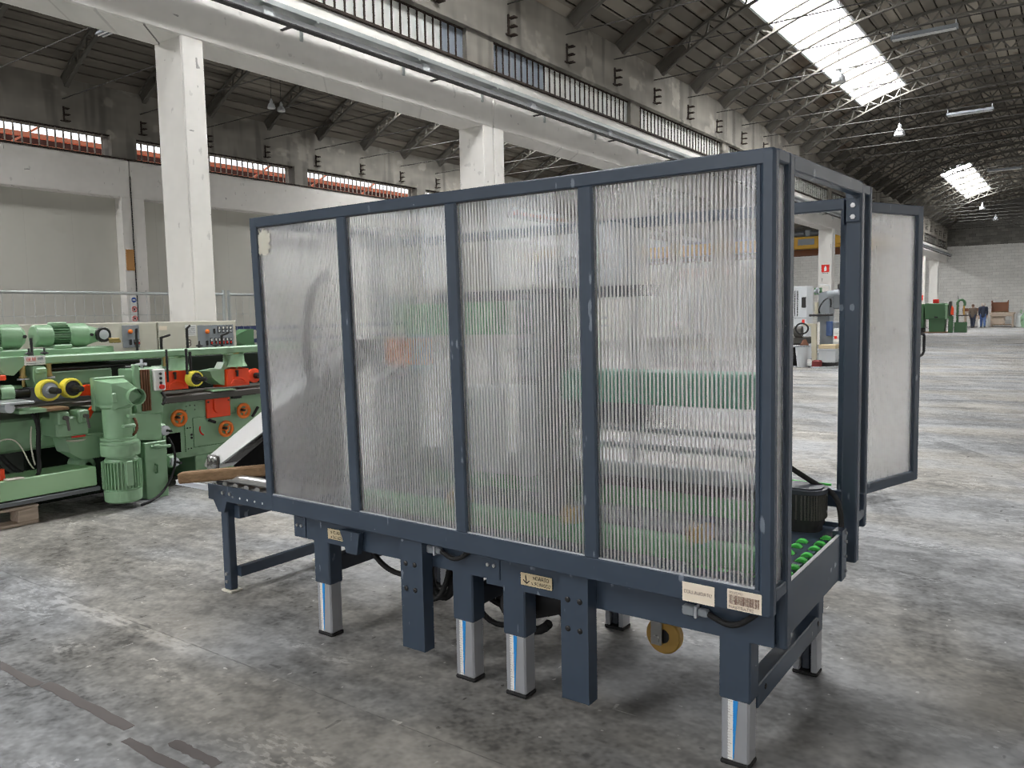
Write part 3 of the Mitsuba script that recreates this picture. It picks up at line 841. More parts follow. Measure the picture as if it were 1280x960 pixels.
# stickers on the cage
st1 = part(M, 'sticker', gbox(0.190, 0.302, -0.0012, 0.0006, 0.001, 0.066, 0), 'm_label', label='paper label reading COLLAUDATO')
R_, U_ = GA @ np.array([1.0, 0, 0]), GA @ np.array([0, 0, 1.0])
lettering(st1, 'COLLAUDATO', 0.012, gp(0.296, -0.0016, 0.029), R_, U_, 'm_inkfaint', width=0.098)
st2 = part(M, 'sticker', gbox(0.035, 0.147, -0.0012, 0.0006, 0.006, 0.072, 0), 'm_label', label='paper barcode label reading NASTRATRI')
lettering(st2, '922003', 0.008, gp(0.140, -0.0016, 0.058), R_, U_, 'm_inkfaint', width=0.045)
lettering(st2, 'NASTRATRI', 0.010, gp(0.140, -0.0016, 0.0095), R_, U_, 'm_inkfaint', width=0.080)
a = 0.140; rb = random.Random(5); brs = []
while a > 0.043:
    w = rb.choice([0.0012, 0.0012, 0.002, 0.003])
    brs.append(gbox(a - w, a, -0.0018, -0.0012, 0.024, 0.054, 0)); a -= w + rb.choice([0.001, 0.0014, 0.0022])
part(st2, 'barcode', cat(brs), 'm_brownink', kind='stuff')

# ---- bed: two conveyor frames end to end
SEG = [(-3.18, -1.977, 0.472), (-1.973, -0.790, 0.450)]
for x0, x1, z0 in SEG:
    part(M, 'bed_rail', cat(box(x0, x1, 2.535, 2.542, z0, 0.66, 0.001), box(x0, x1, 2.542, 2.58, z0, z0 + 0.006), box(x0, x1, 2.542, 2.58, 0.654, 0.66)), 'm_navy')
    part(M, 'bed_rail', cat(box(x0, x1, 3.44, 3.447, z0, 0.66, 0.001), box(x0, x1, 3.40, 3.44, z0, z0 + 0.006)), 'm_navy')
    part(M, 'bed_plate', box(x0 + 0.005, x1 - 0.005, 2.60, 3.438, 0.635, 0.642, 0.001), 'm_navy')
for x in (-3.13, -1.94):
    part(M, 'splice_plate', box(x - 0.045, x + 0.04, 2.530, 2.535, 0.478, 0.575, 0.001), 'm_navy')
    for dx in (-0.018, 0.014):
        part(M, 'bolt', cyl((x + dx, 2.531, 0.535), (x + dx, 2.523, 0.535), 0.0075, n=10), 'm_steel')
part(M, 'end_plate', box(-0.775, -0.760, 2.602, 3.262, 0.478, 0.657, 0.003), 'm_navy')
part(M, 'end_plate', box(-0.774, -0.7605, 2.602, 3.262, 0.657, 0.660, 0.001), 'm_lightgrey', label='bright worn top edge')
part(M, 'corner_bracket', box(-0.790, -0.752, 3.262, 3.335, 0.470, 0.672, 0.002), 'm_navy')
for z in (0.50, 0.56, 0.62, 0.655):
    part(M, 'bolt', cyl((-0.752, 3.318, z), (-0.746, 3.318, z), 0.006, n=8), 'm_steel')
part(M, 'end_beam', box(-0.93, -0.87, 2.62, 3.45, 0.185, 0.268, 0.004), 'm_navy')
for y in (2.70, 3.38):
    part(M, 'bolt_hole', cyl((-0.872, y, 0.235), (-0.868, y, 0.235), 0.010, n=10), 'm_black')

# bed: skate wheels
wheel = lathe((0, -0.014, 0), (0, 1, 0), [(0, 0.001), (0, 0.023), (0.002, 0.025), (0.026, 0.025), (0.028, 0.023), (0.028, 0.001)], 18)
wd = mikit.ply(wheel, 'm_brightgreen', smooth=40)
slot = mikit.ply(box(-0.025, 0.025, -0.018, 0.018, 0, 0.0006), 'm_black')
for ix, x in enumerate((-0.806, -0.874, -0.942, -1.01, -1.08, -1.15)):
    for iy, y in enumerate((3.233, 3.142, 3.065, 2.966, 2.895, 2.80, 2.72, 2.645)):
        if ix > 0 and y > 3.2 or (ix > 1 and (iy + ix) % 3 == 0):
            continue
        share(M, 'skate_wheel', wd, T().translate([x, y, 0.6305]))
        share(M, 'wheel_slot', slot, T().translate([x, y, 0.642]))

# legs: dark sleeve, light telescopic foot with a ruler strip
legs = [(-2.987, 2.535, 0.262, 0.467), (-2.103, 2.535, 0.262, 0.470), (-1.837, 2.535, 0.256, 0.450), (-0.922, 2.535, 0.234, 0.446)]
fronts = ['front leg at the infeed end', 'second front leg from the left', 'third front leg from the left', 'nearest front leg at the right']
for (x, y, zs, zt), lb in zip(legs, fronts):
    lg = part(M, 'leg', box(x - 0.055, x + 0.055, y, y + 0.085, zs, zt + 0.1, 0.006), 'm_navy', label=lb)
    part(lg, 'inner_tube', box(x - 0.049, x + 0.049, y + 0.005, y + 0.080, 0.014, zs + 0.02, 0.007), 'm_legalu')
    part(lg, 'foot_cap', box(x - 0.051, x + 0.051, y + 0.003, y + 0.082, 0.0, 0.016, 0.004), 'm_rubber')
    rx = x - 0.006
    rs_ = part(lg, 'ruler_strip', cat(box(rx - 0.018, rx, y + 0.0035, y + 0.0055, 0.022, zs)), 'm_whitepaint', label='white scale of the ruler strip')
    part(lg, 'ruler_strip', hull([(rx, y + 0.0033, zs), (rx + 0.017, y + 0.0033, zs), (rx + 0.003, y + 0.0033, 0.03), (rx, y + 0.0033, 0.024), (rx, y + 0.0055, zs), (rx + 0.017, y + 0.0055, zs), (rx + 0.003, y + 0.0055, 0.03), (rx, y + 0.0055, 0.024)]), 'm_blue', label='blue half of the ruler strip')
    part(lg, 'scale_ticks', cat([box(rx - 0.018, rx - (0.010 if k % 5 else 0.002), y + 0.0028, y + 0.0036, z, z + 0.0009) for k, z in enumerate(np.arange(0.03, zs - 0.003, 0.01))]), 'm_inkfaint', kind='stuff')
for x in (-2.987, -2.103, -1.837, -0.922):
    lg = part(M, 'leg', box(x - 0.055, x + 0.055, 3.37, 3.455, 0.255, 0.56, 0.006), 'm_navy', label='rear leg')
    part(lg, 'inner_tube', cat(box(x - 0.050, x - 0.024, 3.375, 3.450, 0.014, 0.275, 0.004), box(x + 0.024, x + 0.050, 3.375, 3.450, 0.014, 0.275, 0.004), box(x - 0.03, x + 0.03, 3.425, 3.450, 0.014, 0.275)), 'm_legalu')
    part(lg, 'lift_screw', box(x - 0.016, x + 0.016, 3.39, 3.425, 0.02, 0.27, 0.004), 'm_darknavy')
    part(lg, 'foot_cap', box(x - 0.052, x + 0.052, 3.372, 3.453, 0.0, 0.016, 0.004), 'm_rubber')
    if x < -1:
        part(M, 'cross_tube', box(x - 0.025, x + 0.025, 2.61, 3.38, 0.305, 0.385, 0.004), 'm_darknavy')
# hanging support channels, bolted on in front of the bed rails
for x0, x1, zb in ((-2.394, -2.266, 0.108), (-1.570, -1.452, 0.098)):
    ch = part(M, 'support_channel', cat(box(x0, x1, 2.470, 2.477, zb, 0.66, 0.002), box(x0, x0 + 0.006, 2.47, 2.533, zb, 0.66), box(x1 - 0.006, x1, 2.47, 2.533, zb, 0.66)), 'm_navy')
    for dx in (0.031, 0.083):
        for z in (0.388, 0.50):
            part(ch, 'bolt_head', lathe((x0 + dx, 2.471, z - 0.012), (0, -1, 0), [(0, 0.011), (0.004, 0.0105), (0.007, 0.006), (0.0071, 0.0001)], 12), 'm_black')

# hand-lettered cardboard signs taped on
sg = part(M, 'cardboard_sign', box(-1.794, -1.646, 2.5285, 2.5295, 0.482, 0.532), 'm_card', label='cardboard sign with an arrow, lettered x cario, x scarico')
lettering(sg, 'xCARIO', 0.014, (-1.735, 2.528, 0.511), (1, 0, 0), (0, 0, 1), 'm_ink', width=0.075)
lettering(sg, 'x SCARICO', 0.014, (-1.742, 2.528, 0.488), (1, 0, 0), (0, 0, 1), 'm_ink', width=0.090)
part(sg, 'arrow', cat(bar((-1.770, 2.528, 0.525), (-1.766, 2.528, 0.490), 0.001, 0.004, up=(1, 0, 0)), bar((-1.782, 2.528, 0.504), (-1.766, 2.528, 0.490), 0.001, 0.004, up=(1, 0, 0)), bar((-1.752, 2.528, 0.503), (-1.766, 2.528, 0.490), 0.001, 0.004, up=(1, 0, 0))), 'm_ink')
sg = part(M, 'cardboard_sign', box(-2.926, -2.803, 2.5285, 2.5295, 0.499, 0.550), 'm_card', label='small cardboard sign with two lettered lines')
lettering(sg, 'x C.AR', 0.014, (-2.905, 2.528, 0.527), (1, 0, 0), (0, 0, 1), 'm_ink', width=0.07)
lettering(sg, 'x SC.ICO', 0.014, (-2.905, 2.528, 0.504), (1, 0, 0), (0, 0, 1), 'm_ink', width=0.085)
part(M, 'gusset', hull([(x, y, z) for y in (2.50, 2.53) for x, z in ((-2.81, 0.565), (-2.68, 0.565), (-2.70, 0.46), (-2.77, 0.46))]), 'm_navy')

# plugs and cables
for (x, xe, z) in ((-1.097, -1.005, 0.528), (-2.276, -2.195, 0.556)):
    cn = part(M, 'connector', box(x, x + 0.045, 2.500, 2.530, z - 0.015, z + 0.018, 0.004), 'm_grey', label='grey cable connector')
    part(cn, 'collar', box(x + 0.045, x + 0.055, 2.497, 2.532, z - 0.02, z + 0.022, 0.002), 'm_alu')
    part(cn, 'sleeve', box(x + 0.055, xe, 2.503, 2.527, z - 0.012, z + 0.014, 0.004), 'm_grey')
    part(cn, 'cable', tube(spline([(xe - 0.005, 2.515, z), (xe + 0.04, 2.51, z - 0.014), (xe + 0.09, 2.505, z - 0.016), (xe + 0.13, 2.51, z + 0.005), (xe + 0.16, 2.525, z + 0.03)], 20), 0.010, 10), 'm_rubber', smooth=60)
for q in ([(-2.60, 2.75, 0.46), (-2.56, 2.78, 0.25), (-2.50, 2.8, 0.20), (-2.44, 2.82, 0.28), (-2.44, 2.84, 0.5)],
          [(-2.32, 2.90, 0.48), (-2.34, 2.88, 0.30), (-2.25, 2.86, 0.16), (-2.12, 2.84, 0.14), (-1.98, 2.86, 0.25), (-1.95, 2.9, 0.5)],
          [(-2.16, 2.75, 0.48), (-2.17, 2.75, 0.33), (-2.06, 2.78, 0.26), (-1.95, 2.8, 0.30), (-1.93, 2.8, 0.5)],
          [(-3.0, 2.9, 0.5), (-2.98, 2.9, 0.38), (-2.9, 2.9, 0.43), (-2.84, 2.9, 0.52)],
          [(-2.83, 2.7, 0.45), (-2.72, 2.7, 0.35), (-2.55, 2.7, 0.34), (-2.42, 2.72, 0.44)]):
    part(M, 'hose', tube(spline(q, 26), 0.013, 8), 'm_rubber', smooth=60)
part(M, 'drive_housing', cat(cyl((-2.02, 2.85, 0.36), (-1.72, 2.85, 0.44), 0.085, n=20), cyl((-1.72, 2.85, 0.44), (-1.66, 2.85, 0.45), 0.06, n=20)), 'm_black', smooth=40)
part(M, 'belt_guard', hull([(x, y, z) for y in (2.78, 2.83) for x, z in ((-2.16, 0.40), (-2.20, 0.52), (-1.60, 0.52), (-1.62, 0.44), (-1.80, 0.30), (-2.0, 0.28))]), 'm_black')
part(M, 'cable_reel', tube([(-2.50 + 0.075 * math.cos(t), 2.86, 0.30 + 0.105 * math.sin(t)) for t in np.linspace(0, 2 * PI, 24, endpoint=False)], 0.022, 8, closed=True), 'm_rubber', smooth=60)
part(M, 'hose', tube(spline([(-2.05, 2.8, 0.5), (-2.12, 2.8, 0.36), (-2.06, 2.8, 0.22), (-1.95, 2.8, 0.17), (-1.84, 2.8, 0.22)], 20), 0.02, 8), 'm_rubber', smooth=60)
part(M, 'drive_motor', cat(cyl((-1.98, 2.72, 0.30), (-1.62, 2.72, 0.43), 0.075, n=20), box(-1.75, -1.56, 2.66, 2.80, 0.38, 0.50, 0.01)), 'm_black', smooth=35)
# tape-wheel under the bed
wh = part(M, 'drive_wheel', lathe((-1.43, 3.06, 0.165), (0, 1, 0), [(0, 0.03), (0, 0.074), (0.008, 0.080), (0.037, 0.080), (0.045, 0.074), (0.045, 0.03)], 28), 'm_amber', label='amber rubber wheel on a steel bracket', smooth=35)
part(wh, 'bracket', cat(box(-1.475, -1.425, 3.035, 3.05, 0.13, 0.46, 0.003), cyl((-1.450, 3.025, 0.158), (-1.450, 3.05, 0.158), 0.018, n=12)), 'm_steel')
part(wh, 'hub', cyl((-1.43, 3.06, 0.165), (-1.43, 3.10, 0.165), 0.032, n=14), 'm_black')
part(M, 'support_arm', box(-1.55, -1.38, 3.0, 3.12, 0.44, 0.50, 0.004), 'm_navy')

# black ribbed motor on the outfeed end
def oval(z0, z1, rx, ry, cx=-0.935, cy=3.355, n=40, p=2.6):
    t = np.linspace(0, 2 * PI, n, endpoint=False)
    c, q = np.cos(t), np.sin(t)
    return prism([(cx + rx * math.copysign(abs(u) ** (2 / p), u), cy + ry * math.copysign(abs(w) ** (2 / p), w)) for u, w in zip(c, q)], 'z', z0, z1)


mo = part(M, 'motor', oval(0.690, 0.80, 0.092, 0.082), 'm_black', label='black ribbed motor at the open end of the bed')
part(mo, 'base', cat(oval(0.640, 0.668, 0.080, 0.072), oval(0.668, 0.690, 0.088, 0.078)), 'm_black')
part(mo, 'cap', cat(oval(0.80, 0.818, 0.100, 0.088), oval(0.818, 0.824, 0.085, 0.074)), 'm_darknavy')
for i in range(44):
    t = 2 * PI * i / 44
    u, w = math.cos(t), math.sin(t)
    X_, Y_ = -0.935 + 0.094 * math.copysign(abs(u) ** (2 / 2.6), u), 3.355 + 0.084 * math.copysign(abs(w) ** (2 / 2.6), w)
    part(mo, 'rib', box(X_ - 0.003, X_ + 0.003, Y_ - 0.003, Y_ + 0.003, 0.695, 0.797), 'm_darkgrey')
for z in (0.72, 0.79):
    part(mo, 'screw', cyl((-0.845, 3.37, z), (-0.838, 3.37, z), 0.006, n=8), 'm_steel')
part(mo, 'edge_strip', box(-1.03, -0.84, 3.43, 3.44, 0.815, 0.824), 'm_brightgreen', label='thin green strip')
part(mo, 'cable', tube(spline([(-0.86, 3.40, 0.81), (-0.82, 3.39, 0.79), (-0.785, 3.36, 0.73), (-0.775, 3.34, 0.65)], 18), 0.011, 9), 'm_rubber', smooth=60)
part(mo, 'cable', tube(spline([(-1.16, 3.34, 0.97), (-1.06, 3.36, 0.93), (-0.95, 3.39, 0.86), (-0.86, 3.40, 0.81)], 18), 0.011, 9), 'm_rubber', smooth=60)

# ---- what shows dimly through the panels: belts, taping head, masts
part(M, 'side_belt', cat(box(-2.75, -0.83, 2.62, 2.70, 0.656, 0.735, 0.01)), 'm_belt', label='green drive belt along the front of the bed')
part(M, 'side_belt', cat(box(-2.75, -1.0, 3.27, 3.35, 0.660, 0.74, 0.01)), 'm_belt')
for x in (-1.10, -1.62, -2.2):
    part(M, 'belt_bracket', box(x, x + 0.04, 2.61, 2.71, 0.735, 0.79, 0.004), 'm_amber')
part(M, 'bed_guide', box(-2.9, -1.10, 3.30, 3.36, 0.79, 0.86, 0.004), 'm_grey', label='rear guide rail')
part(M, 'bed_guide', box(-2.9, -1.10, 3.30, 3.37, 0.74, 0.79, 0.004), 'm_black')
part(M, 'head_cover', box(-1.72, -0.92, 2.88, 3.05, 1.185, 1.315, 0.012), 'm_teal', label='green cover of the upper taping head')
part(M, 'head_frame', cat(box(-1.70, -1.35, 2.92, 3.02, 1.10, 1.185, 0.01), cyl((-1.60, 2.90, 1.12), (-1.60, 3.04, 1.12), 0.05, n=18), cyl((-1.42, 2.90, 1.12), (-1.42, 3.04, 1.12), 0.05, n=18)), 'm_darknavy')
part(M, 'head_arm', box(-1.90, -1.68, 2.90, 3.02, 1.20, 1.28, 0.006), 'm_darknavy')
part(M, 'top_beam', box(-2.42, -1.40, 2.90, 3.00, 1.618, 1.662, 0.004), 'm_darknavy')
for x, w in ((-2.86, 0.20), (-1.93, 0.15)):
    part(M, 'mast', box(x, x + w, 3.05, 3.18, 0.66, 1.66, 0.006), 'm_grey' if x < -2.5 else 'm_darknavy')
part(M, 'mast', box(-1.93, -1.84, 2.86, 2.95, 0.66, 1.64, 0.006), 'm_grey')
part(M, 'motor_box', box(-2.68, -2.06, 2.90, 3.06, 1.465, 1.615, 0.012), 'm_belt', label='green motor housing on the mast')
part(M, 'motor_box', box(-2.70, -2.56, 2.86, 2.92, 1.32, 1.45, 0.01), 'm_wheelorange', label='orange guard')
part(M, 'tape_roll', lathe((-1.60, 2.93, 1.77), (0, 1, 0), [(0, 0.04), (0, 0.155), (0.06, 0.155), (0.06, 0.04)], 32), 'm_lightgrey', label='roll of clear tape', smooth=35)
part(M, 'tape_roll', lathe((-1.79, 2.93, 1.73), (0, 1, 0), [(0, 0.03), (0, 0.065), (0.08, 0.065), (0.08, 0.03)], 24), 'm_darknavy', smooth=35)
arc = [(-3.36 + 0.0 * t, 0, 0) for t in range(1)]
part(M, 'hose_arch', tube([(-3.0 - 0.16 * math.sin(t), 2.745, 1.42 + 0.34 * math.cos(t)) for t in np.linspace(-0.1, 2.6, 26)], 0.028, 10), 'm_black', smooth=60)
part(M, 'lower_head', box(-1.75, -1.0, 2.86, 3.05, 0.56, 0.70, 0.01), 'm_darknavy')
for z, y in ((0.98, 3.1), (1.05, 3.12)):
    part(M, 'spindle', cyl((-1.8, y, z), (-0.95, y, z), 0.014, n=8), 'm_grey', smooth=40)
part(M, 'control_cabinet', box(-2.55, -2.2, 3.2, 3.32, 0.75, 1.2, 0.01), 'm_lightgrey')

# ================================================================ INFEED: roller table, plank, inclined belt
I = thing('roller_table', 'dark blue roller table at the left end of the taping machine', 'roller table')
part(I, 'leg', box(-3.985, -3.922, 2.662, 2.712, 0.012, 0.615, 0.005), 'm_navy')
part(I, 'leg', box(-3.985, -3.922, 3.33, 3.38, 0.012, 0.615, 0.005), 'm_navy')
for y in (2.662, 3.33):
    part(I, 'foot_plate', box(-4.0, -3.905, y - 0.012, y + 0.065, 0.0, 0.012, 0.002), 'm_cream')
part(I, 'leg_head', hull([(x, y, z) for y in (2.645, 2.72) for x, z in ((-4.07, 0.615), (-3.90, 0.615), (-3.90, 0.53), (-3.925, 0.47), (-3.98, 0.47), (-4.03, 0.545))]), 'm_navy')
for z in (0.06, 0.105):
    part(I, 'bolt', cyl((-3.955, 2.663, z), (-3.955, 2.654, z), 0.009, n=10), 'm_steel')
for x in (-3.925, -3.86):
    part(I, 'bolt', cyl((x, 2.645, 0.585), (x, 2.636, 0.585), 0.010, n=10), 'm_steel')
part(I, 'tie_bar', box(-3.93, -3.89, 2.71, 3.34, 0.085, 0.145, 0.003), 'm_navy')
part(I, 'tie_bar', box(-3.915, -3.865, 2.70, 3.34, 0.43, 0.505, 0.003), 'm_navy')
part(I, 'side_rail', box(-4.07, -3.19, 2.645, 2.652, 0.535, 0.625, 0.001), 'm_navy')
part(I, 'side_rail', box(-4.07, -3.19, 3.39, 3.397, 0.535, 0.625, 0.001), 'm_navy')
for i in range(9):
    x = -3.84 + 0.066 * i
    part(I, 'rail_hole', cyl((x, 2.646, 0.570 - 0.001 * i), (x, 2.6435, 0.570 - 0.001 * i), 0.0065, n=10), 'm_lightgrey' if i else 'm_steel')
for i in range(9):
    x = -4.02 + 0.098 * i
    part(I, 'roller', cyl((x, 2.655, 0.622), (x, 3.385, 0.622), 0.024, n=18), 'm_steel', smooth=40)
part(I, 'guide_tube', tube(spline([(-4.05, 2.66, 0.668), (-3.8, 2.66, 0.674), (-3.45, 2.655, 0.676), (-3.2, 2.65, 0.672)], 16), 0.026, 12), 'm_steel', smooth=50)
part(I, 'channel', cat(box(-4.56, -4.08, 2.74, 2.765, 0.545, 0.549), box(-4.56, -4.08, 2.745, 2.748, 0.545, 0.573), box(-4.56, -4.08, 2.74, 2.765, 0.570, 0.574)), 'm_alu', label='light aluminium channel')
pk = move(box(-0.47, 0.50, -0.036, 0.036, -0.030, 0.030, 0.009), Ro.from_euler('z', 33, degrees=True).as_matrix() @ Ro.from_euler('y', -4.5, degrees=True).as_matrix(), (-3.70, 2.745, 0.717))
pv = np.array(pk.vertices)
solo('timber_batten', 'rough brown timber batten lying on the roller table', 'timber', pk, 'm_wood')
ib = thing('inclined_conveyor', 'white sided inclined belt conveyor rising from the roller table into the cage', 'conveyor')
c0, c1 = np.array([-4.24, 0.712]), np.array([-2.95, 1.418])
dd = (c1 - c0) / np.linalg.norm(c1 - c0); nn = np.array([-dd[1], dd[0]])
for y in (2.80, 3.20):
    part(ib, 'side_panel', hull([(p[0], yy, p[1]) for yy in (y, y + 0.012) for p in (c0 - nn * 0.045, c0 + nn * 0.045, c1 + nn * 0.065, c1 - nn * 0.065)]), 'm_brightwhite')
part(ib, 'belt', hull([(p[0], yy, p[1]) for yy in (2.815, 3.195) for p in (c0 - nn * 0.03, c0 + nn * 0.03, c1 + nn * 0.03, c1 - nn * 0.03)]), 'm_black')
part(ib, 'side_panel_lip', hull([(p[0], yy, p[1]) for yy in (2.792, 2.812) for p in (c0 - nn * 0.049, c0 - nn * 0.045, c1 - nn * 0.065, c1 - nn * 0.069)]), 'm_galv')
part(ib, 'bearing_plate', move(box(-0.045, 0.06, 2.776, 2.80, -0.045, 0.045, 0.01), None, (c0[0] + 0.01, 0, c0[1] - 0.005)), 'm_darkgrey')
part(ib, 'tail_drum', cyl((c0[0] - 0.03, 2.79, c0[1] - 0.02), (c0[0] - 0.03, 3.22, c0[1] - 0.02), 0.036, n=18), 'm_steel', smooth=40)
for dx, dz in ((-0.02, -0.02), (0.02, 0.02), (0.055, 0.02), (0.05, -0.022), (0.015, -0.03)):
    part(ib, 'tension_bolt', cyl((c0[0] + dx, 2.778, c0[1] + dz), (c0[0] + dx, 2.762, c0[1] + dz), 0.014, n=10), 'm_steel')
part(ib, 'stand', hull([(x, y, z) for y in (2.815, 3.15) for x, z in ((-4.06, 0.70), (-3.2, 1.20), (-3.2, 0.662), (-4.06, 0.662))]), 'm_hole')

# ================================================================ THE GREEN WOODWORKING LINE at the left
G = thing('woodworking_machine', 'long pale green woodworking machine with orange guards and handwheels behind the roller table', 'woodworking machine')
gb = lambda *a, **k: box(*a, **k)
# base and bodies
part(G, 'base_body', box(-8.0, -7.0, 4.10, 7.4, 0.245, 0.80, 0.01), 'm_green', label='main green body with handwheels')
part(G, 'base_foot', box(-7.9, -7.05, 4.46, 7.2, 0.0, 0.245, 0.008), 'm_green')
part(G, 'base_recess', box(-7.02, -6.996, 4.14, 4.285, 0.31, 0.50, 0.003), 'm_hole')
part(G, 'base_body', box(-7.9, -6.95, 1.2, 3.62, 0.53, 0.80, 0.02), 'm_green', label='front section of the bed')
part(G, 'base_foot', box(-7.9, -7.3, 3.02, 4.1, 0.0, 0.53, 0.01), 'm_blackgreen')
part(G, 'cover_seam', cat(box(-7.0, -6.994, 4.42, 4.424, 0.33, 0.62), box(-7.0, -6.994, 4.42, 4.90, 0.617, 0.621), box(-7.0, -6.994, 4.44, 5.3, 0.33, 0.334), box(-7.0, -6.994, 4.33, 4.334, 0.30, 0.70), box(-7.0, -6.994, 4.9, 4.904, 0.62, 0.68)), 'm_deepgreen')
for y, z in ((4.40, 0.46), (4.40, 0.43)):
    part(G, 'body_hole', cyl((-7.0, y, z), (-6.993, y, z), 0.011, n=10), 'm_black')
for y, z in ((4.36, 0.74), (4.40, 0.745), (4.45, 0.74), (4.35, 0.70), (4.45, 0.70), (4.36, 0.33), (4.39, 0.33), (4.36, 0.53), (4.39, 0.53)):
    part(G, 'body_hole', cyl((-7.0, y, z), (-6.993, y, z), 0.006, n=8), 'm_black')
# work table and chip bed
part(G, 'table', box(-7.9, -6.86, 4.05, 7.4, 0.80, 0.862, 0.006), 'm_darkgrey', label='greasy dark cast-iron table')
part(G, 'table', box(-7.8, -6.85, 1.2, 3.7, 0.862, 0.90, 0.006), 'm_darkgrey')
part(G, 'table_shelf', box(-6.95, -6.60, 1.6, 2.84, 0.945, 0.965, 0.003), 'm_galv')
part(G, 'table_leaf', hull([(x, y, z) for z in (0.868, 0.893) for x, y in ((-6.95, 2.76), (-6.6, 2.72), (-6.6, 2.92), (-6.95, 2.96))]), 'm_green')
part(G, 'table_leaf', box(-6.95, -6.62, 2.925, 3.10, 0.866, 0.890, 0.003), 'm_wood')
part(G, 'table_leaf', hull([(x, y, z) for z in (0.868, 0.878) for x, y in ((-7.1, 4.62), (-6.85, 4.56), (-6.85, 4.82), (-7.1, 4.80))]), 'm_green')
part(G, 'fence_plate', box(-7.3, -7.25, 1.6, 4.2, 0.90, 1.02, 0.004), 'm_grey')
# rear wall of the machine (dark gap behind the heads)
part(G, 'rear_body', box(-7.95, -7.45, 1.2, 7.4, 0.86, 1.20, 0.01), 'm_blackgreen')
# long beam
part(G, 'front_beam', box(-7.10, -6.95, 2.86, 7.4, 1.224, 1.295, 0.012), 'm_green')
part(G, 'front_beam', hull([(x, y, z) for x in (-7.15, -6.95) for y, z in ((2.70, 1.27), (2.72, 1.24), (2.78, 1.16), (2.845, 1.148), (2.93, 1.228), (2.93, 1.295), (2.85, 1.298), (2.76, 1.29))]), 'm_green', label='bracket end of the long beam')
part(G, 'rear_beam', box(-7.62, -7.40, 1.2, 3.91, 1.275, 1.340, 0.01), 'm_green')
part(G, 'motor_slide', box(-7.62, -7.15, 2.9, 3.9, 1.215, 1.275, 0.01), 'm_green')
# name plate
pl = part(G, 'name_plate', box(-6.95, -6.946, 2.93, 3.09, 1.224, 1.300), 'm_whitepaint')
lettering(pl, 'GLM', 0.030, (-6.945, 2.945, 1.256), (0, 1, 0), (0, 0, 1), 'm_red', width=0.07)
part(pl, 'print_line', cat(box(-6.9455, -6.944, 2.94, 3.08, 1.234, 1.240), box(-6.9455, -6.944, 3.03, 3.075, 1.265, 1.285)), 'm_grey')
# spindle motors on top


def top_motor(y0):
    m = part(G, 'spindle_motor', lathe((-7.5, y0 + 0.13, 1.450), (0, 1, 0), [(0, 0.02), (0, 0.072), (0.16, 0.076), (0.16, 0.02)], 28), 'm_green', smooth=35)
    part(m, 'fan_cover', lathe((-7.5, y0, 1.450), (0, 1, 0), [(0, 0.0), (0.0, 0.085), (0.012, 0.097), (0.14, 0.098), (0.14, 0.02)], 32), 'm_green', smooth=35)
    part(m, 'end_housing', lathe((-7.5, y0 + 0.285, 1.450), (0, 1, 0), [(0, 0.0), (0, 0.098), (0.03, 0.108), (0.16, 0.108), (0.20, 0.07), (0.205, 0.0)], 32), 'm_green', smooth=35)
    fins = []
    for k in range(20):
        a = 2 * PI * k / 20
        c, s = math.cos(a), math.sin(a)
        fins.append(bar((-7.5 + 0.082 * c, y0 + 0.14, 1.45 + 0.082 * s), (-7.5 + 0.082 * c, y0 + 0.285, 1.45 + 0.082 * s), 0.006, 0.026, up=(c, 0, s)))
    part(m, 'cooling_fins', cat(fins), 'm_deepgreen', kind='stuff')
    part(m, 'terminal_box', box(-7.55, -7.46, y0 + 0.15, y0 + 0.28, 1.53, 1.57, 0.008), 'm_green')
    part(m, 'foot', box(-7.60, -7.40, y0 + 0.13, y0 + 0.29, 1.335, 1.37, 0.008), 'm_green')
    part(m, 'plug', cyl((-7.40, y0 + 0.46, 1.45), (-7.385, y0 + 0.46, 1.45), 0.016, n=6), 'm_black')


top_motor(3.245)
top_motor(2.675)
part(G, 'belt_pulley', lathe((-7.45, 3.82, 1.447), (1, 0, 0), [(0, 0.02), (0.0, 0.064), (0.02, 0.070), (0.05, 0.070), (0.055, 0.064), (0.05, 0.046), (0.045, 0.0)], 28), 'm_black', label='black handwheel rim on the motor', smooth=35)
part(G, 'pulley_face', lathe((-7.398, 3.82, 1.447), (1, 0, 0), [(0, 0.045), (0.006, 0.043), (0.008, 0.01), (0.012, 0.0)], 24), 'm_alu', smooth=35)
part(G, 'motor_neck', lathe((-7.5, 3.70, 1.447), (0, 1, 0), [(0, 0.095), (0.14, 0.05), (0.16, 0.05)], 24), 'm_green', smooth=35)
for y, z in ((3.93, 1.38), (3.92, 1.40)):
    part(G, 'valve', cat(cyl((-7.40, y - 0.06, z), (-7.40, y + 0.04, z), 0.014, n=10)), 'm_brass')
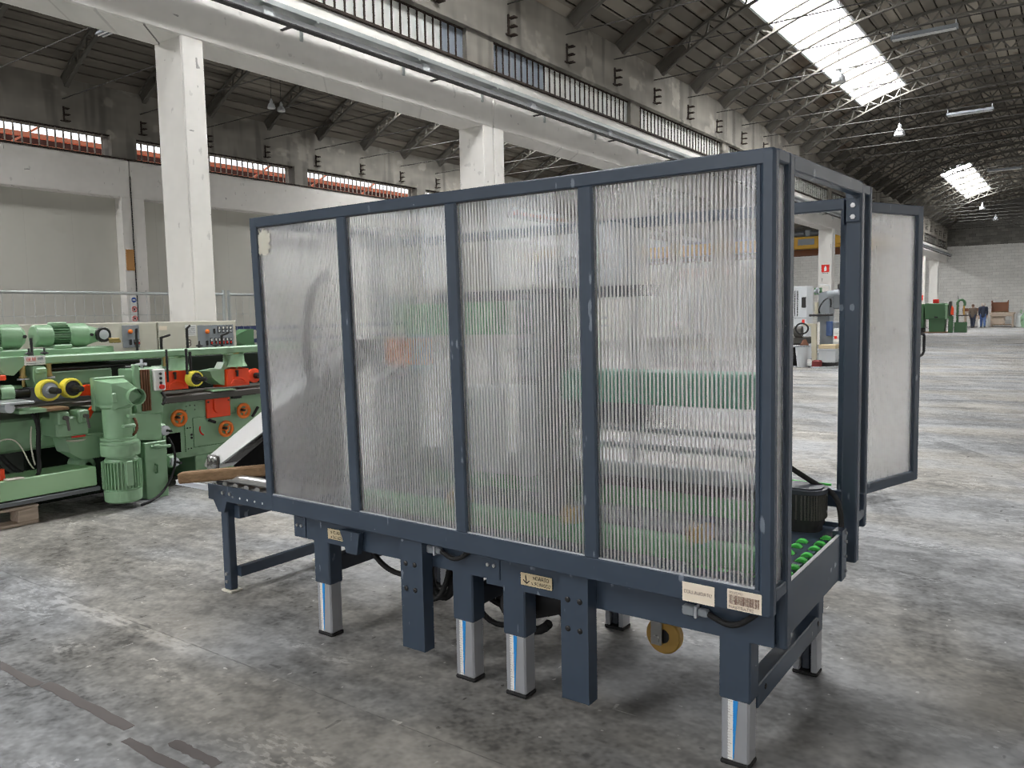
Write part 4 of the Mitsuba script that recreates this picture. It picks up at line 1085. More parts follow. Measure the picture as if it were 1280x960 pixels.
# threaded posts, levers
for (x, y, z0, z1, r) in ((-7.2, 4.02, 1.28, 1.46, 0.012), (-7.2, 3.10, 1.28, 1.44, 0.012), (-6.85, 3.86, 0.98, 1.23, 0.016), (-6.85, 4.10, 1.0, 1.30, 0.010), (-6.82, 4.28, 1.06, 1.30, 0.012), (-6.84, 4.33, 1.06, 1.27, 0.014)):
    part(G, 'threaded_post', cyl((x, y, z0), (x, y, z1), r, n=8), 'm_black', smooth=40)
for (y, zt, ye, ze) in ((4.50, 1.40, 4.60, 1.42), (4.79, 1.485, 4.83, 1.51), (5.20, 1.40, 5.29, 1.425)):
    part(G, 'clamp_lever', cat(cyl((-7.6, y, 1.20), (-7.6, y, zt), 0.014, n=8), cyl((-7.6, y, zt - 0.005), (-7.6, ye, ze), 0.011, n=8)), 'm_black')
for y in (3.00, 3.12, 4.55, 4.73):
    part(G, 'star_knob', cat(cyl((-7.02, y, 1.29), (-7.02, y, 1.36), 0.008, n=8), lathe((-7.02, y, 1.305), (0, 0, 1), [(0, 0.01), (0.004, 0.032), (0.014, 0.030), (0.022, 0.012)], 10)), 'm_black')
# brass nuts and spindle hangers
for y in (2.925, 3.125, 4.16, 4.93):
    z1 = 1.222
    nn_ = part(G, 'hanger_spindle', cat(lathe((-6.98, y, 1.125), (0, 0, 1), [(0, 0.001), (0, 0.030), (0.012, 0.030), (0.012, 0.022), (0.095, 0.022), (0.095, 0.03), (0.105, 0.03)], 16), cyl((-6.98, y, 1.05), (-6.98, y, 1.125), 0.012, n=10)), 'm_brass', smooth=35)
    part(nn_, 'washer', lathe((-6.98, y, 1.108), (0, 0, 1), [(0, 0.01), (0, 0.044), (0.010, 0.044), (0.01, 0.01)], 18), 'm_alu')
part(G, 'spindle_bracket', hull([(x, y, z) for x in (-7.1, -6.93) for y, z in ((2.99, 1.215), (3.07, 1.215), (3.09, 1.16), (3.07, 1.04), (3.0, 1.04), (2.985, 1.12))]), 'm_green')
part(G, 'spindle_bracket', box(-6.94, -6.91, 3.0, 3.085, 1.15, 1.20, 0.01), 'm_green')
part(G, 'cross_shaft', cyl((-7.05, 3.15, 1.175), (-7.05, 3.9, 1.175), 0.018, n=10), 'm_black', smooth=40)
part(G, 'adjusting_block', cat(box(-6.95, -6.87, 3.74, 3.94, 1.07, 1.13, 0.012), box(-6.96, -6.9, 3.73, 3.80, 1.05, 1.17, 0.008)), 'm_black')
part(G, 'inner_plate', box(-7.2, -7.16, 3.15, 3.75, 1.02, 1.15, 0.01), 'm_green')
# feed rollers: yellow tyres on black shafts


def feed_roller(y, z, r, hub):
    w = part(G, 'feed_roller', lathe((-6.86, y, z), (1, 0, 0), [(0, r * 0.5), (0, r * 0.94), (0.012, r), (0.075, r), (0.090, r * 0.93), (0.090, r * 0.76), (0.07, r * 0.74), (0.07, r * 0.3)], 30), 'm_yellow', label='yellow rubber feed roller', smooth=35)
    part(w, 'hub', lathe((-6.84, y, z), (1, 0, 0), [(0.02, r * 0.73), (0.066, r * 0.73), (0.072, r * 0.40), (0.10, r * 0.36), (0.105, 0.0)], 24), hub, smooth=35)
    part(w, 'shaft', lathe((-6.76, y, z), (1, 0, 0), [(0, r * 0.33), (0.10, r * 0.30), (0.105, r * 0.26), (0.13, r * 0.26), (0.135, 0.0)], 18), 'm_black', smooth=35)


feed_roller(3.035, 1.02, 0.088, 'm_grey')
feed_roller(3.215, 1.022, 0.084, 'm_black')
feed_roller(4.345, 1.015, 0.075, 'm_black')
part(G, 'roller_arm', cyl((-7.1, 2.60, 1.01), (-7.1, 2.95, 1.01), 0.05, n=18), 'm_green', smooth=40)
part(G, 'hose_collar', cat(lathe((-6.95, 2.72, 1.01), (0, 1, 0), [(0, 0.068), (0.10, 0.068)], 24), lathe((-6.95, 2.82, 1.01), (0, 1, 0), [(0, 0.068), (0.0, 0.0)], 24)), 'm_green', smooth=35)
part(G, 'hose_collar', cyl((-6.95, 2.60, 1.005), (-6.95, 2.70, 1.0), 0.062, n=20), 'm_deepgreen', smooth=40)
part(G, 'cross_shaft', cyl((-6.98, 2.8, 1.0), (-6.98, 2.96, 1.0), 0.04, n=14), 'm_black', smooth=40)
# orange-red guards
part(G, 'guard', box(-6.95, -6.90, 1.8, 2.77, 1.118, 1.160, 0.006), 'm_orange', label='orange guard strip at the left edge')


def hood_guard(y0, y1, z0, z1):
    g = part(G, 'guard', hull([(x, y, z) for x, s in ((-7.15, 0.0), (-6.93, 0.012)) for y, z in ((y0 + s, z0 + s), (y1 - s, z0 + s), (y1 - s, z1 - s), (y0 + 0.02 + s, z1 - s))]), 'm_orange', label='orange cutter guard')
    yc = (y0 + y1) / 2
    part(g, 'rim', tube([(-6.925, yc + 0.085 * math.cos(t), z0 + 0.03 + 0.06 * math.sin(t)) for t in np.linspace(0, PI, 14)], 0.007, 6), 'm_orange')
    part(g, 'latch', cat(cyl((-6.93, yc - 0.02, z1 - 0.03), (-6.905, yc - 0.02, z1 - 0.03), 0.012, n=10), box(-6.92, -6.905, yc - 0.028, yc - 0.012, z1 - 0.085, z1 - 0.02)), 'm_black')


hood_guard(4.10, 4.365, 0.905, 1.102)
hood_guard(4.765, 5.05, 0.885, 1.078)
part(G, 'guard', hull([(x, y, z) for x in (-6.95, -6.88) for y, z in ((3.30, 0.945), (3.42, 0.94), (3.43, 1.03), (3.37, 1.03), (3.30, 0.985))]), 'm_orange')
part(G, 'guard', hull([(x, y, z) for x in (-6.80, -6.76) for y, z in ((3.30, 0.79), (3.36, 0.86), (3.39, 0.86), (3.33, 0.76), (3.30, 0.74))]), 'm_orange')
part(G, 'dust_cowl', cat(lathe((-7.02, 4.28, 1.10), (0, 0, 1), [(0, 0.14), (0.05, 0.115), (0.11, 0.112), (0.12, 0.118)], 26), hull([(x, y, z) for x in (-7.15, -6.95) for y, z in ((4.08, 1.09), (4.40, 1.09), (4.38, 1.15), (4.12, 1.14))])), 'm_green', smooth=30)
part(G, 'dust_cowl', cat(lathe((-7.02, 4.93, 1.09), (0, 0, 1), [(0, 0.13), (0.05, 0.105), (0.12, 0.10), (0.13, 0.108)], 26), hull([(x, y, z) for x in (-7.18, -6.97) for y, z in ((4.62, 1.06), (4.78, 1.08), (4.78, 0.91), (4.72, 0.93), (4.64, 1.0))]), hull([(x, y, z) for x in (-7.1, -6.98) for y, z in ((4.74, 1.06), (4.86, 1.08), (4.84, 1.14), (4.79, 1.14))])), 'm_green', smooth=30)
part(G, 'cutter_knob', lathe((-6.99, 5.12, 0.985), (1, 0, 0), [(0, 0.02), (0, 0.07), (0.04, 0.075), (0.05, 0.05), (0.05, 0.0)], 20), 'm_orange', smooth=35)
part(G, 'cutter_knob', cyl((-6.94, 5.12, 0.985), (-6.88, 5.13, 0.985), 0.03, n=12), 'm_black')
dg = part(G, 'guard', box(-7.0, -6.975, 4.565, 4.835, 0.60, 0.82, 0.006), 'm_orange', label='orange access plate with raised tongue')
part(dg, 'tongue', hull([(x, 4.70 + 0.062 * math.cos(t), 0.69 + 0.052 * math.sin(t)) for x in (-6.98, -6.955) for t in np.linspace(PI, 2 * PI, 12)] + [(x, y, 0.815) for x in (-6.98, -6.955) for y in (4.638, 4.762)]), 'm_orange')
for y in (4.585, 4.815):
    part(dg, 'screw', cyl((-6.975, y, 0.76), (-6.968, y, 0.76), 0.008, n=8), 'm_black')
part(G, 'access_plate', box(-7.0, -6.97, 4.86, 4.97, 0.765, 0.805, 0.004), 'm_black')


def handwheel(y, z, r):
    w = part(G, 'handwheel', tube([(-6.945, y + r * math.cos(t), z + r * math.sin(t)) for t in np.linspace(0, 2 * PI, 28, endpoint=False)], 0.017, 8, closed=True), 'm_wheelorange', label='orange handwheel', smooth=60)
    part(w, 'hub', cyl((-7.0, y, z), (-6.93, y, z), 0.026, n=14), 'm_wheelorange', smooth=40)
    for k in range(3):
        t = 2 * PI * k / 3 + 0.6
        part(w, 'spoke', cyl((-6.955, y, z), (-6.945, y + r * math.cos(t), z + r * math.sin(t)), 0.011, n=8), 'm_wheelorange')
    part(w, 'crank_handle', cyl((-6.94, y - 0.55 * r, z + 0.2 * r), (-6.88, y - 0.55 * r, z + 0.2 * r), 0.012, n=10), 'm_black', smooth=40)


handwheel(4.25, 0.643, 0.068)
handwheel(4.75, 0.478, 0.068)
handwheel(4.965, 0.636, 0.064)
part(G, 'arrow_plate', tube([(-6.995, 4.55 + 0.06 * math.cos(t), 0.50 + 0.06 * math.sin(t)) for t in np.linspace(2.6, 4.4, 8)], 0.007, 5), 'm_red')
part(G, 'clamp_lever', cyl((-6.98, 5.09, 0.56), (-6.93, 5.13, 0.66), 0.014, n=8), 'm_black')
part(G, 'clamp_lever', cyl((-6.98, 4.58, 0.585), (-6.95, 4.64, 0.555), 0.014, n=8), 'm_black')

# vertical spindle unit with extraction hood in front
part(G, 'extraction_hood', hull([(x, y + 0.075, z) for x, y, z in [(-6.72, 3.27, 1.08), (-6.72, 3.54, 1.08), (-6.45, 3.29, 1.06), (-6.45, 3.44, 1.06), (-6.72, 3.28, 0.86), (-6.72, 3.54, 0.86), (-6.43, 3.42, 1.0), (-6.43, 3.42, 0.88), (-6.47, 3.30, 0.84), (-6.45, 3.50, 1.005), (-6.45, 3.50, 0.875), (-6.43, 3.53, 0.94)]]), 'm_green', label='tapered extraction hood with round spout')
part(G, 'hood_flange', box(-6.76, -6.70, 3.345, 3.62, 0.82, 1.10, 0.006), 'm_green')
od = np.array([0.995, -0.08, -0.05])
oc = np.array([-6.46, 3.545, 0.942])
part(G, 'hood_spout', cat(lathe(oc, od, [(0.0, 0.072), (0.085, 0.072), (0.085, 0.066), (0.0, 0.066)], 30)), 'm_green', smooth=35)
part(G, 'hood_spout_inside', lathe(oc + od * 0.004, od, [(0, 0.0), (0, 0.066)], 24), 'm_black')
part(G, 'hood_hinge', box(-6.46, -6.44, 3.36, 3.40, 0.90, 0.98, 0.006), 'm_green')
part(G, 'spindle_housing', lathe((-6.58, 3.465, 0.58), (0, 0, 1), [(0, 0.14), (0.02, 0.14), (0.02, 0.112), (0.26, 0.115), (0.28, 0.135), (0.30, 0.135)], 30), 'm_green', smooth=35)
part(G, 'spindle_lug', cat(box(-6.47, -6.42, 3.43, 3.54, 0.675, 0.715, 0.012), box(-6.47, -6.43, 3.48, 3.55, 0.76, 0.79, 0.008)), 'm_green')
part(G, 'flange_cover', lathe((-6.56, 3.465, 0.452), (0, 0, 1), [(0, 0.05), (0.0, 0.152), (0.09, 0.156), (0.092, 0.150), (0.098, 0.150), (0.098, 0.156), (0.112, 0.152), (0.135, 0.10)], 36), 'm_green', smooth=30)
vm = part(G, 'spindle_motor', lathe((-6.56, 3.468, 0.16), (0, 0, 1), [(0, 0.05), (0, 0.132), (0.25, 0.132), (0.27, 0.12), (0.295, 0.12)], 32), 'm_green', label='upright finned motor reaching down to the floor', smooth=30)
part(vm, 'fan_cover', lathe((-6.56, 3.468, 0.055), (0, 0, 1), [(0, 0.0), (0.0, 0.125), (0.015, 0.145), (0.105, 0.150), (0.105, 0.05)], 34), 'm_green', smooth=35)
fins = []
for k in range(36):
    a = 2 * PI * k / 36
    c, s = math.cos(a), math.sin(a)
    fins.append(bar((-6.56 + 0.142 * c, 3.468 + 0.142 * s, 0.175), (-6.56 + 0.142 * c, 3.468 + 0.142 * s, 0.40), 0.007, 0.03, up=(c, s, 0)))
part(vm, 'cooling_fins', cat(fins), 'm_green', kind='stuff')
part(vm, 'terminal_box', box(-6.42, -6.40, 3.42, 3.48, 0.2, 0.41, 0.006), 'm_green')
# slide column right of it
part(G, 'slide_column', box(-6.95, -6.70, 3.69, 3.95, 0.74, 1.15, 0.008), 'm_green')
part(G, 'slide_column', box(-6.74, -6.69, 3.695, 3.745, 0.76, 1.19, 0.006), 'm_green')
part(G, 'bellows', cat([box(-6.71, -6.68, 3.752 + 0.022 * k, 3.766 + 0.022 * k, 0.775, 1.14, 0.004) for k in range(4)]), 'm_brown')
part(G, 'slide_screw', cat(cyl((-6.75, 3.80, 1.13), (-6.75, 3.80, 1.23), 0.012, n=10), lathe((-6.75, 3.80, 1.175), (0, 0, 1), [(0, 0.045), (0.02, 0.045), (0.02, 0.0)], 18)), 'm_alu', smooth=35)
part(G, 'slide_box', hull([(x, y, z) for x in (-6.98, -6.68) for y, z in ((3.66, 0.77), (3.915, 0.735), (3.905, 0.50), (3.66, 0.535))]), 'm_green')
part(G, 'column_foot', cat(box(-7.0, -6.64, 3.72, 3.925, 0.0, 0.50, 0.006)), 'm_green')
part(G, 'grip', tube([(-6.64, 3.81, 0.30), (-6.61, 3.81, 0.295), (-6.61, 3.81, 0.23), (-6.64, 3.81, 0.225)], 0.008, 6), 'm_deepgreen')
cb = part(G, 'push_button_box', box(-6.72, -6.665, 3.862, 3.968, 0.945, 1.138, 0.008), 'm_whitepaint', label='white push button box with a red stop button')
for z in (1.095, 1.055, 1.015):
    part(cb, 'button', cyl((-6.665, 3.92, z), (-6.655, 3.92, z), 0.012, n=12), 'm_black')
part(cb, 'stop_button', cyl((-6.665, 3.925, 0.978), (-6.645, 3.925, 0.978), 0.022, n=16), 'm_red')
for y, z, r in ((3.968, 0.577, 0.045), (4.045, 0.275, 0.042)):
    k = part(G, 'dial_crank', lathe((-6.74, y, z), (1, 0, 0), [(0, 0.02), (0, r), (0.03, r), (0.035, r * 0.8), (0.035, 0)], 24), 'm_alu', smooth=35)
    part(k, 'grip', cyl((-6.71, y + 0.01, z), (-6.65, y + 0.02, z - 0.005), 0.011, n=10), 'm_black')
    part(k, 'mount', box(-6.95, -6.74, y - 0.05, y + 0.03, z - 0.05, z + 0.06, 0.015), 'm_green')
part(G, 'clamp_bolt', cat(cyl((-6.64, 3.78, 0.46), (-6.58, 3.93, 0.455), 0.014, n=10), cyl((-6.62, 3.80, 0.46), (-6.60, 3.84, 0.46), 0.024, n=12)), 'm_green')
part(G, 'cable', tube(spline([(-6.66, 3.955, 0.52), (-6.62, 3.99, 0.35), (-6.62, 3.96, 0.2), (-6.58, 3.82, 0.05), (-6.5, 3.66, 0.015), (-6.45, 3.56, 0.012)], 24), 0.011, 8), 'm_rubber', smooth=60)
part(G, 'cable', tube(spline([(-6.66, 3.47, 0.83), (-6.50, 3.56, 0.76), (-6.47, 3.57, 0.68), (-6.52, 3.55, 0.6)], 14), 0.012, 8), 'm_brown', smooth=60)
part(G, 'cable', tube(spline([(-6.68, 3.93, 0.93), (-6.66, 3.95, 0.86), (-6.66, 3.92, 0.82)], 8), 0.012, 8), 'm_black', smooth=60)
# lower heads under the table, left
part(G, 'lower_head', box(-6.95, -6.68, 3.02, 3.28, 0.635, 0.80, 0.015), 'm_green')
for y in (3.06, 3.22):
    hd = part(G, 'clamp_block', box(-6.80, -6.64, y - 0.04, y + 0.05, 0.74, 0.85, 0.012), 'm_green')
    part(hd, 'lever', cat(cyl((-6.64, y + 0.01, 0.80), (-6.60, y + 0.01, 0.80), 0.018, n=12), cyl((-6.605, y + 0.01, 0.80), (-6.60, y + 0.02, 0.70), 0.011, n=8)), 'm_darkgrey')
part(G, 'chip_chute', hull([(x, y, z) for x in (-6.95, -6.72) for y, z in ((3.10, 0.63), (3.60, 0.60), (3.60, 0.42), (3.22, 0.43), (3.13, 0.50))]), 'm_green')
part(G, 'caution_plate', box(-6.68, -6.672, 3.13, 3.24, 0.625, 0.64), 'm_red')
part(G, 'lamp_ring', lathe((-6.70, 3.175, 0.595), (0, 0, 1), [(0, 0.06), (0.010, 0.075), (0.016, 0.06)], 20), 'm_cream', smooth=35)
part(G, 'cross_shaft', cyl((-6.85, 2.60, 0.93), (-6.60, 2.66, 0.925), 0.04, n=16), 'm_alu', smooth=40)
for q in ([(-6.72, 2.86, 0.86), (-6.68, 2.88, 0.70), (-6.68, 2.87, 0.55), (-6.66, 2.86, 0.40), (-6.70, 2.84, 0.35)], [(-6.73, 2.90, 0.86), (-6.69, 2.89, 0.68), (-6.70, 2.88, 0.5), (-6.7, 2.87, 0.37)]):
    part(G, 'cable', tube(spline(q, 20), 0.014, 8), 'm_rubber', smooth=60)
for q in ([(-6.75, 2.62, 0.66), (-6.72, 2.72, 0.66), (-6.70, 2.78, 0.55), (-6.7, 2.84, 0.42)], [(-6.74, 2.86, 0.75), (-6.70, 2.83, 0.62), (-6.70, 2.85, 0.45)]):
    part(G, 'cable', tube(spline(q, 18), 0.006, 6), 'm_cream', smooth=60)
for q in ([(-7.0, 2.66, 0.53), (-6.95, 2.75, 0.36), (-6.92, 2.82, 0.32)], [(-7.0, 2.72, 0.53), (-6.95, 2.80, 0.40), (-6.9, 2.86, 0.34)]):
    part(G, 'cable', tube(spline(q, 12), 0.02, 8), 'm_rubber', smooth=60)
# low green box beam on timber bearers
part(G, 'floor_beam', box(-6.95, -6.62, 1.2, 3.285, 0.215, 0.372, 0.006), 'm_lightgreen', label='pale green box beam along the floor')
part(G, 'floor_beam_rail', box(-6.93, -6.60, 1.2, 3.30, 0.172, 0.206, 0.003), 'm_steelgrey')
part(G, 'floor_beam_bracket', box(-6.66, -6.585, 2.60, 2.72, 0.374, 0.386, 0.003), 'm_cream')
part(G, 'floor_peg', box(-6.70, -6.67, 2.585, 2.62, 0.372, 0.46, 0.004), 'm_orange')
part(G, 'lower_motor', lathe((-7.0, 3.30, 0.36), (1, 0, 0), [(0, 0.02), (0, 0.07), (0.2, 0.07), (0.22, 0.03)], 22), 'm_green', smooth=35)

pa = thing('pallet', 'worn timber pallet under the left end of the green machine', 'pallet')
part(pa, 'deck_board', box(-7.05, -6.64, 1.0, 2.83, 0.128, 0.150, 0.004), 'm_palewood')
for y in (2.68, 1.9, 1.1):
    part(pa, 'block', box(-6.80, -6.645, y, y + 0.15, 0.024, 0.128, 0.008), 'm_palewood')
part(pa, 'bottom_board', box(-6.80, -6.645, 1.0, 2.83, 0.0, 0.024, 0.004), 'm_palewood')
part(pa, 'block', box(-7.5, -7.4, 1.0, 3.2, 0.0, 0.17, 0.004), 'm_palewood')

# control cabinets behind the machine


def cabinet(y0, y1, label):
    c = thing('control_cabinet', label, 'cabinet')
    part(c, 'body', box(-8.75, -8.2, y0, y1, 0.35, 1.555, 0.006), 'm_cream')
    part(c, 'plinth', box(-8.72, -8.23, y0 + 0.02, y1 - 0.02, 0.0, 0.35, 0.004), 'm_deepgreen')
    return c


c1 = cabinet(3.45, 4.812, 'cream control cabinet with the small grey button panel, behind the green machine')
p = part(c1, 'button_panel', box(-8.2, -8.194, 4.425, 4.61, 1.29, 1.527, 0.002), 'm_grey')
part(p, 'main_switch', lathe((-8.194, 4.51, 1.46), (1, 0, 0), [(0, 0.024), (0.01, 0.024), (0.03, 0.016), (0.03, 0)], 16), 'm_wheelorange')
part(p, 'meter', box(-8.194, -8.188, 4.565, 4.59, 1.44, 1.49), 'm_black')
for y in (4.495, 4.545, 4.585):
    part(p, 'button_pair', box(-8.194, -8.186, y, y + 0.024, 1.32, 1.375), 'm_black')
for y in (4.553, 4.593):
    part(p, 'button', box(-8.186, -8.182, y, y + 0.010, 1.325, 1.345), 'm_red')
    part(p, 'button', box(-8.186, -8.182, y, y + 0.010, 1.35, 1.37), 'm_whitepaint')
c2 = cabinet(4.82, 5.81, 'cream control cabinet with the wide grey button panel and the number 8')
p = part(c2, 'button_panel', box(-8.2, -8.194, 5.30, 5.77, 1.22, 1.508, 0.002), 'm_grey')
part(p, 'main_switch', lathe((-8.194, 5.42, 1.435), (1, 0, 0), [(0, 0.026), (0.01, 0.026), (0.03, 0.016), (0.03, 0)], 16), 'm_wheelorange')
part(p, 'meter', box(-8.194, -8.188, 5.50, 5.525, 1.41, 1.465), 'm_black')
part(p, 'meter', box(-8.194, -8.188, 5.40, 5.425, 1.275, 1.33), 'm_black')
for zz, ys in ((1.42, (5.56, 5.615, 5.665, 5.715)), (1.285, (5.455, 5.51, 5.56, 5.61, 5.66, 5.71))):
    for y in ys:
        part(p, 'button_pair', box(-8.194, -8.186, y, y + 0.030, zz - 0.005, zz + 0.072), 'm_black')
        part(p, 'button', box(-8.186, -8.182, y + 0.004, y + 0.022, zz + 0.004, zz + 0.030), 'm_red' if zz < 1.4 else 'm_lightgrey')
        part(p, 'button', box(-8.186, -8.182, y + 0.004, y + 0.022, zz + 0.040, zz + 0.066), 'm_whitepaint')
part(c2, 'instruction_sheet', box(-8.2, -8.197, 5.15, 5.285, 1.39, 1.515), 'm_whitepaint')
part(c2, 'print_line', cat([box(-8.197, -8.196, 5.165, 5.27, z, z + 0.005) for z in np.arange(1.41, 1.50, 0.016)]), 'm_grey')
lettering(c2, '8', 0.075, (-8.198, 5.165, 1.275), (0, 1, 0), (0, 0, 1), 'm_ink', name='number')
nt = part(c2, 'name_tape', box(-8.2, -8.198, 4.84, 4.93, 1.465, 1.51), 'm_label')
part(c2, 'hinge_line', box(-8.2, -8.198, 4.823, 4.827, 1.25, 1.55), 'm_darkgrey')

# mesh fence panels behind
def fence(y0, y1, x, zt, label):
    f = thing('fence_panel', label, 'fence')
    part(f, 'top_rail', cyl((x, y0, zt), (x, y1, zt), 0.020, n=10), 'm_galv', smooth=40)
    for y in (y0, y1):
        part(f, 'post', cyl((x, y, 0.03), (x, y, zt + 0.06), 0.022, n=10), 'm_galv', smooth=40)
        part(f, 'foot', box(x - 0.3, x + 0.3, y - 0.03, y + 0.03, 0.0, 0.10, 0.01), 'm_grey')
    n = int((y1 - y0) / 0.11)
    part(f, 'mesh', cat([cyl((x, y, 0.2), (x, y, zt), 0.0025, n=4, caps=False) for y in np.linspace(y0, y1, n + 1)[1:-1]] + [cyl((x, y0, z), (x, y1, z), 0.0025, n=4, caps=False) for z in (0.45, 0.75, 1.05, 1.35, 1.65)]), 'm_galv', kind='stuff')


fence(3.40, 6.80, -9.85, 1.925, 'wire mesh fence panel behind the cream cabinets, left of the near column')
fence(6.92, 10.2, -9.90, 1.925, 'wire mesh fence panel right of the near column')
fence(-0.2, 3.32, -9.85, 1.925, 'wire mesh fence panel at the left edge of the view')
sc = thing('small_machine', 'small green machine head showing just left of the guard cage', 'machine')
part(sc, 'head', hull([(x, y, z) for x in (-9.0, -8.8) for y, z in ((6.22, 1.36), (6.42, 1.44), (6.5, 1.44), (6.5, 1.25), (6.32, 1.25), (6.24, 1.31))]), 'm_deepgreen')
part(sc, 'column', box(-9.0, -8.8, 6.34, 6.52, 0.0, 1.26, 0.01), 'm_deepgreen')

# board and safety signs on the far pilaster
solo('wooden_board', 'small brown wooden board fixed to the far pilaster', 'board', box(AX0, AX0 + 0.02, 11.955, 12.182, 3.01, 3.585), 'm_board')
for z, m_, lb in ((2.19, 'm_blue2', 'round blue sign at the top of the column of three safety stickers'), (1.93, 'm_red', 'round prohibition sticker in the middle of the three'), (1.67, 'm_red', 'lowest round prohibition sticker of the three')):
    s = thing('safety_sticker', lb, 'sign')
    part(s, 'sheet', box(AX0, AX0 + 0.006, 12.01, 12.20, z - 0.13, z + 0.13), 'm_whitepaint')
    if m_ == 'm_blue2':
        part(s, 'disc', cyl((AX0 + 0.006, 12.105, z), (AX0 + 0.009, 12.105, z), 0.075, n=24), 'm_blue2')
        part(s, 'pictogram', box(AX0 + 0.009, AX0 + 0.011, 12.065, 12.145, z - 0.02, z + 0.02), 'm_whitepaint')
    else:
        part(s, 'ring', tube([(AX0 + 0.007, 12.105 + 0.068 * math.cos(t), z + 0.068 * math.sin(t)) for t in np.linspace(0, 2 * PI, 22, endpoint=False)], 0.010, 6, closed=True), 'm_red')
        part(s, 'bar', bar((AX0 + 0.008, 12.06, z + 0.05), (AX0 + 0.008, 12.15, z - 0.05), 0.006, 0.015, up=(1, 0, 0)), 'm_red')
        part(s, 'pictogram', box(AX0 + 0.006, AX0 + 0.008, 12.075, 12.135, z - 0.03, z + 0.03), 'm_ink')
solo('drain_cable', 'thin dark cable running down the joint of the far pilaster', 'cable', cyl((AX0 + 0.012, 12.2, 1.6), (AX0 + 0.012, 12.2, 5.6), 0.012, n=6), 'm_black')

# ================================================================ THE FAR HALL
# extinguisher sign
sg = thing('extinguisher_sign', 'red fire extinguisher sign on the white column', 'sign')
part(sg, 'plate', box(-9.43, -9.11, 36.385, 36.398, 3.16, 3.48), 'm_red')
part(sg, 'pictogram', cat(box(-9.315, -9.215, 36.380, 36.386, 3.20, 3.36, 0.002), box(-9.29, -9.24, 36.380, 36.386, 3.36, 3.42, 0.002)), 'm_whitepaint')
part(sg, 'bottom_line', box(-9.43, -9.11, 36.39, 36.398, 3.11, 3.13), 'm_inkfaint')
for x, y, z, lb in ((-9.20, 60.59, 2.2, 'far red and white sign on the column near the end wall'),):
    s = thing('wall_sign', lb, 'sign')
    part(s, 'plate', box(x - 0.17, x + 0.17, y - 0.012, y, z - 0.17, z + 0.17), 'm_red')
    part(s, 'pictogram', box(x - 0.07, x + 0.07, y - 0.018, y - 0.012, z - 0.1, z + 0.1), 'm_whitepaint')
# bridge crane across the aisle
cr = thing('bridge_crane', 'yellow overhead crane girder across the side aisle', 'crane')
part(cr, 'girder', box(AX0 + 0.004, AX1 - 0.004, 41.8, 42.2, 4.62, 5.22, 0.02), 'm_craneyellow')
part(cr, 'lower_girder', box(AX0 + 0.004, AX1 - 0.004, 42.45, 42.8, 4.30, 4.62, 0.02), 'm_brown')
part(cr, 'name_panel', box(-12.0, -11.2, 41.78, 41.80, 4.80, 5.10), 'm_grey')
for x in (-12.3, -11.4, -10.7):
    h = part(cr, 'hoist_motor', cyl((x, 41.9, 5.36), (x + 0.6, 41.9, 5.38), 0.14, n=14), 'm_steelgrey' if x < -11 else 'm_lightgrey', smooth=40)
    part(h, 'gearbox', box(x - 0.25, x, 41.75, 42.1, 5.22, 5.55, 0.03), 'm_grey')
part(cr, 'end_carriage', box(-10.1, -9.75, 41.3, 43.2, 4.75, 5.1, 0.02), 'm_craneyellow')

# machines seen through the open end of the cage
k = thing('electrical_cabinet', 'tall light grey electrical cabinet seen through the open end of the cage', 'cabinet')
part(k, 'body', box(-7.75, -7.06, 25.6, 26.3, 0.0, 2.28, 0.01), 'm_lightgrey')
part(k, 'display', box(-7.215, -7.085, 25.585, 25.6, 1.61, 1.94, 0.004), 'm_black')
part(k, 'door_seam', box(-7.75, -7.06, 25.592, 25.6, 1.28, 1.30), 'm_grey')
for x in (-7.42, -7.34):
    part(k, 'cable', cyl((x, 25.585, 1.35), (x, 25.585, 2.15), 0.012, n=6), 'm_black')
part(k, 'warning_label', box(-7.20, -7.12, 25.585, 25.6, 1.14, 1.24), 'm_red')

ml = thing('milling_machine', 'grey milling machine with open head standing in front of the white column', 'machine tool')
part(ml, 'column', hull([(x, y, z) for y in (23.0, 23.5) for x, z in ((-6.06, 1.2), (-5.74, 1.2), (-5.72, 1.9), (-5.80, 2.05), (-6.02, 2.0))]), 'm_grey')
part(ml, 'base', box(-6.1, -5.6, 22.95, 23.7, 0.0, 0.35, 0.02), 'm_lightgrey')
part(ml, 'pedestal', box(-6.0, -5.6, 23.05, 23.6, 0.35, 1.2, 0.02), 'm_grey')
part(ml, 'table', box(-6.2, -5.70, 22.7, 23.3, 1.36, 1.42, 0.01), 'm_black')
part(ml, 'ram', cyl((-5.75, 22.9, 1.93), (-5.45, 22.9, 1.98), 0.11, n=16), 'm_grey', smooth=40)
part(ml, 'head', box(-5.6, -5.42, 22.8, 23.1, 1.55, 1.95, 0.03), 'm_steelgrey')
part(ml, 'motor', cyl((-6.15, 23.1, 2.02), (-6.05, 23.1, 2.12), 0.06, n=14), 'm_grey', smooth=40)
part(ml, 'guard_frame', tube([(-6.0, 22.9, 1.98), (-6.0, 22.9, 2.2), (-5.97, 22.9, 2.24), (-5.74, 22.9, 2.2), (-5.72, 22.9, 2.17), (-5.72, 22.9, 1.98)], 0.012, 6), 'm_lightgrey')
part(ml, 'chip_guard', box(-6.2, -6.0, 23.2, 23.25, 1.96, 2.15), 'm_deepgreen')
part(ml, 'spindle', cyl((-6.05, 22.9, 1.42), (-6.05, 22.9, 1.75), 0.05, n=12), 'm_beige', smooth=40)
part(ml, 'coolant_hose', tube(spline([(-5.95, 22.85, 1.45), (-5.86, 22.8, 1.75), (-5.75, 22.85, 1.85), (-5.68, 22.9, 1.6)], 14), 0.02, 6), 'm_black', smooth=60)
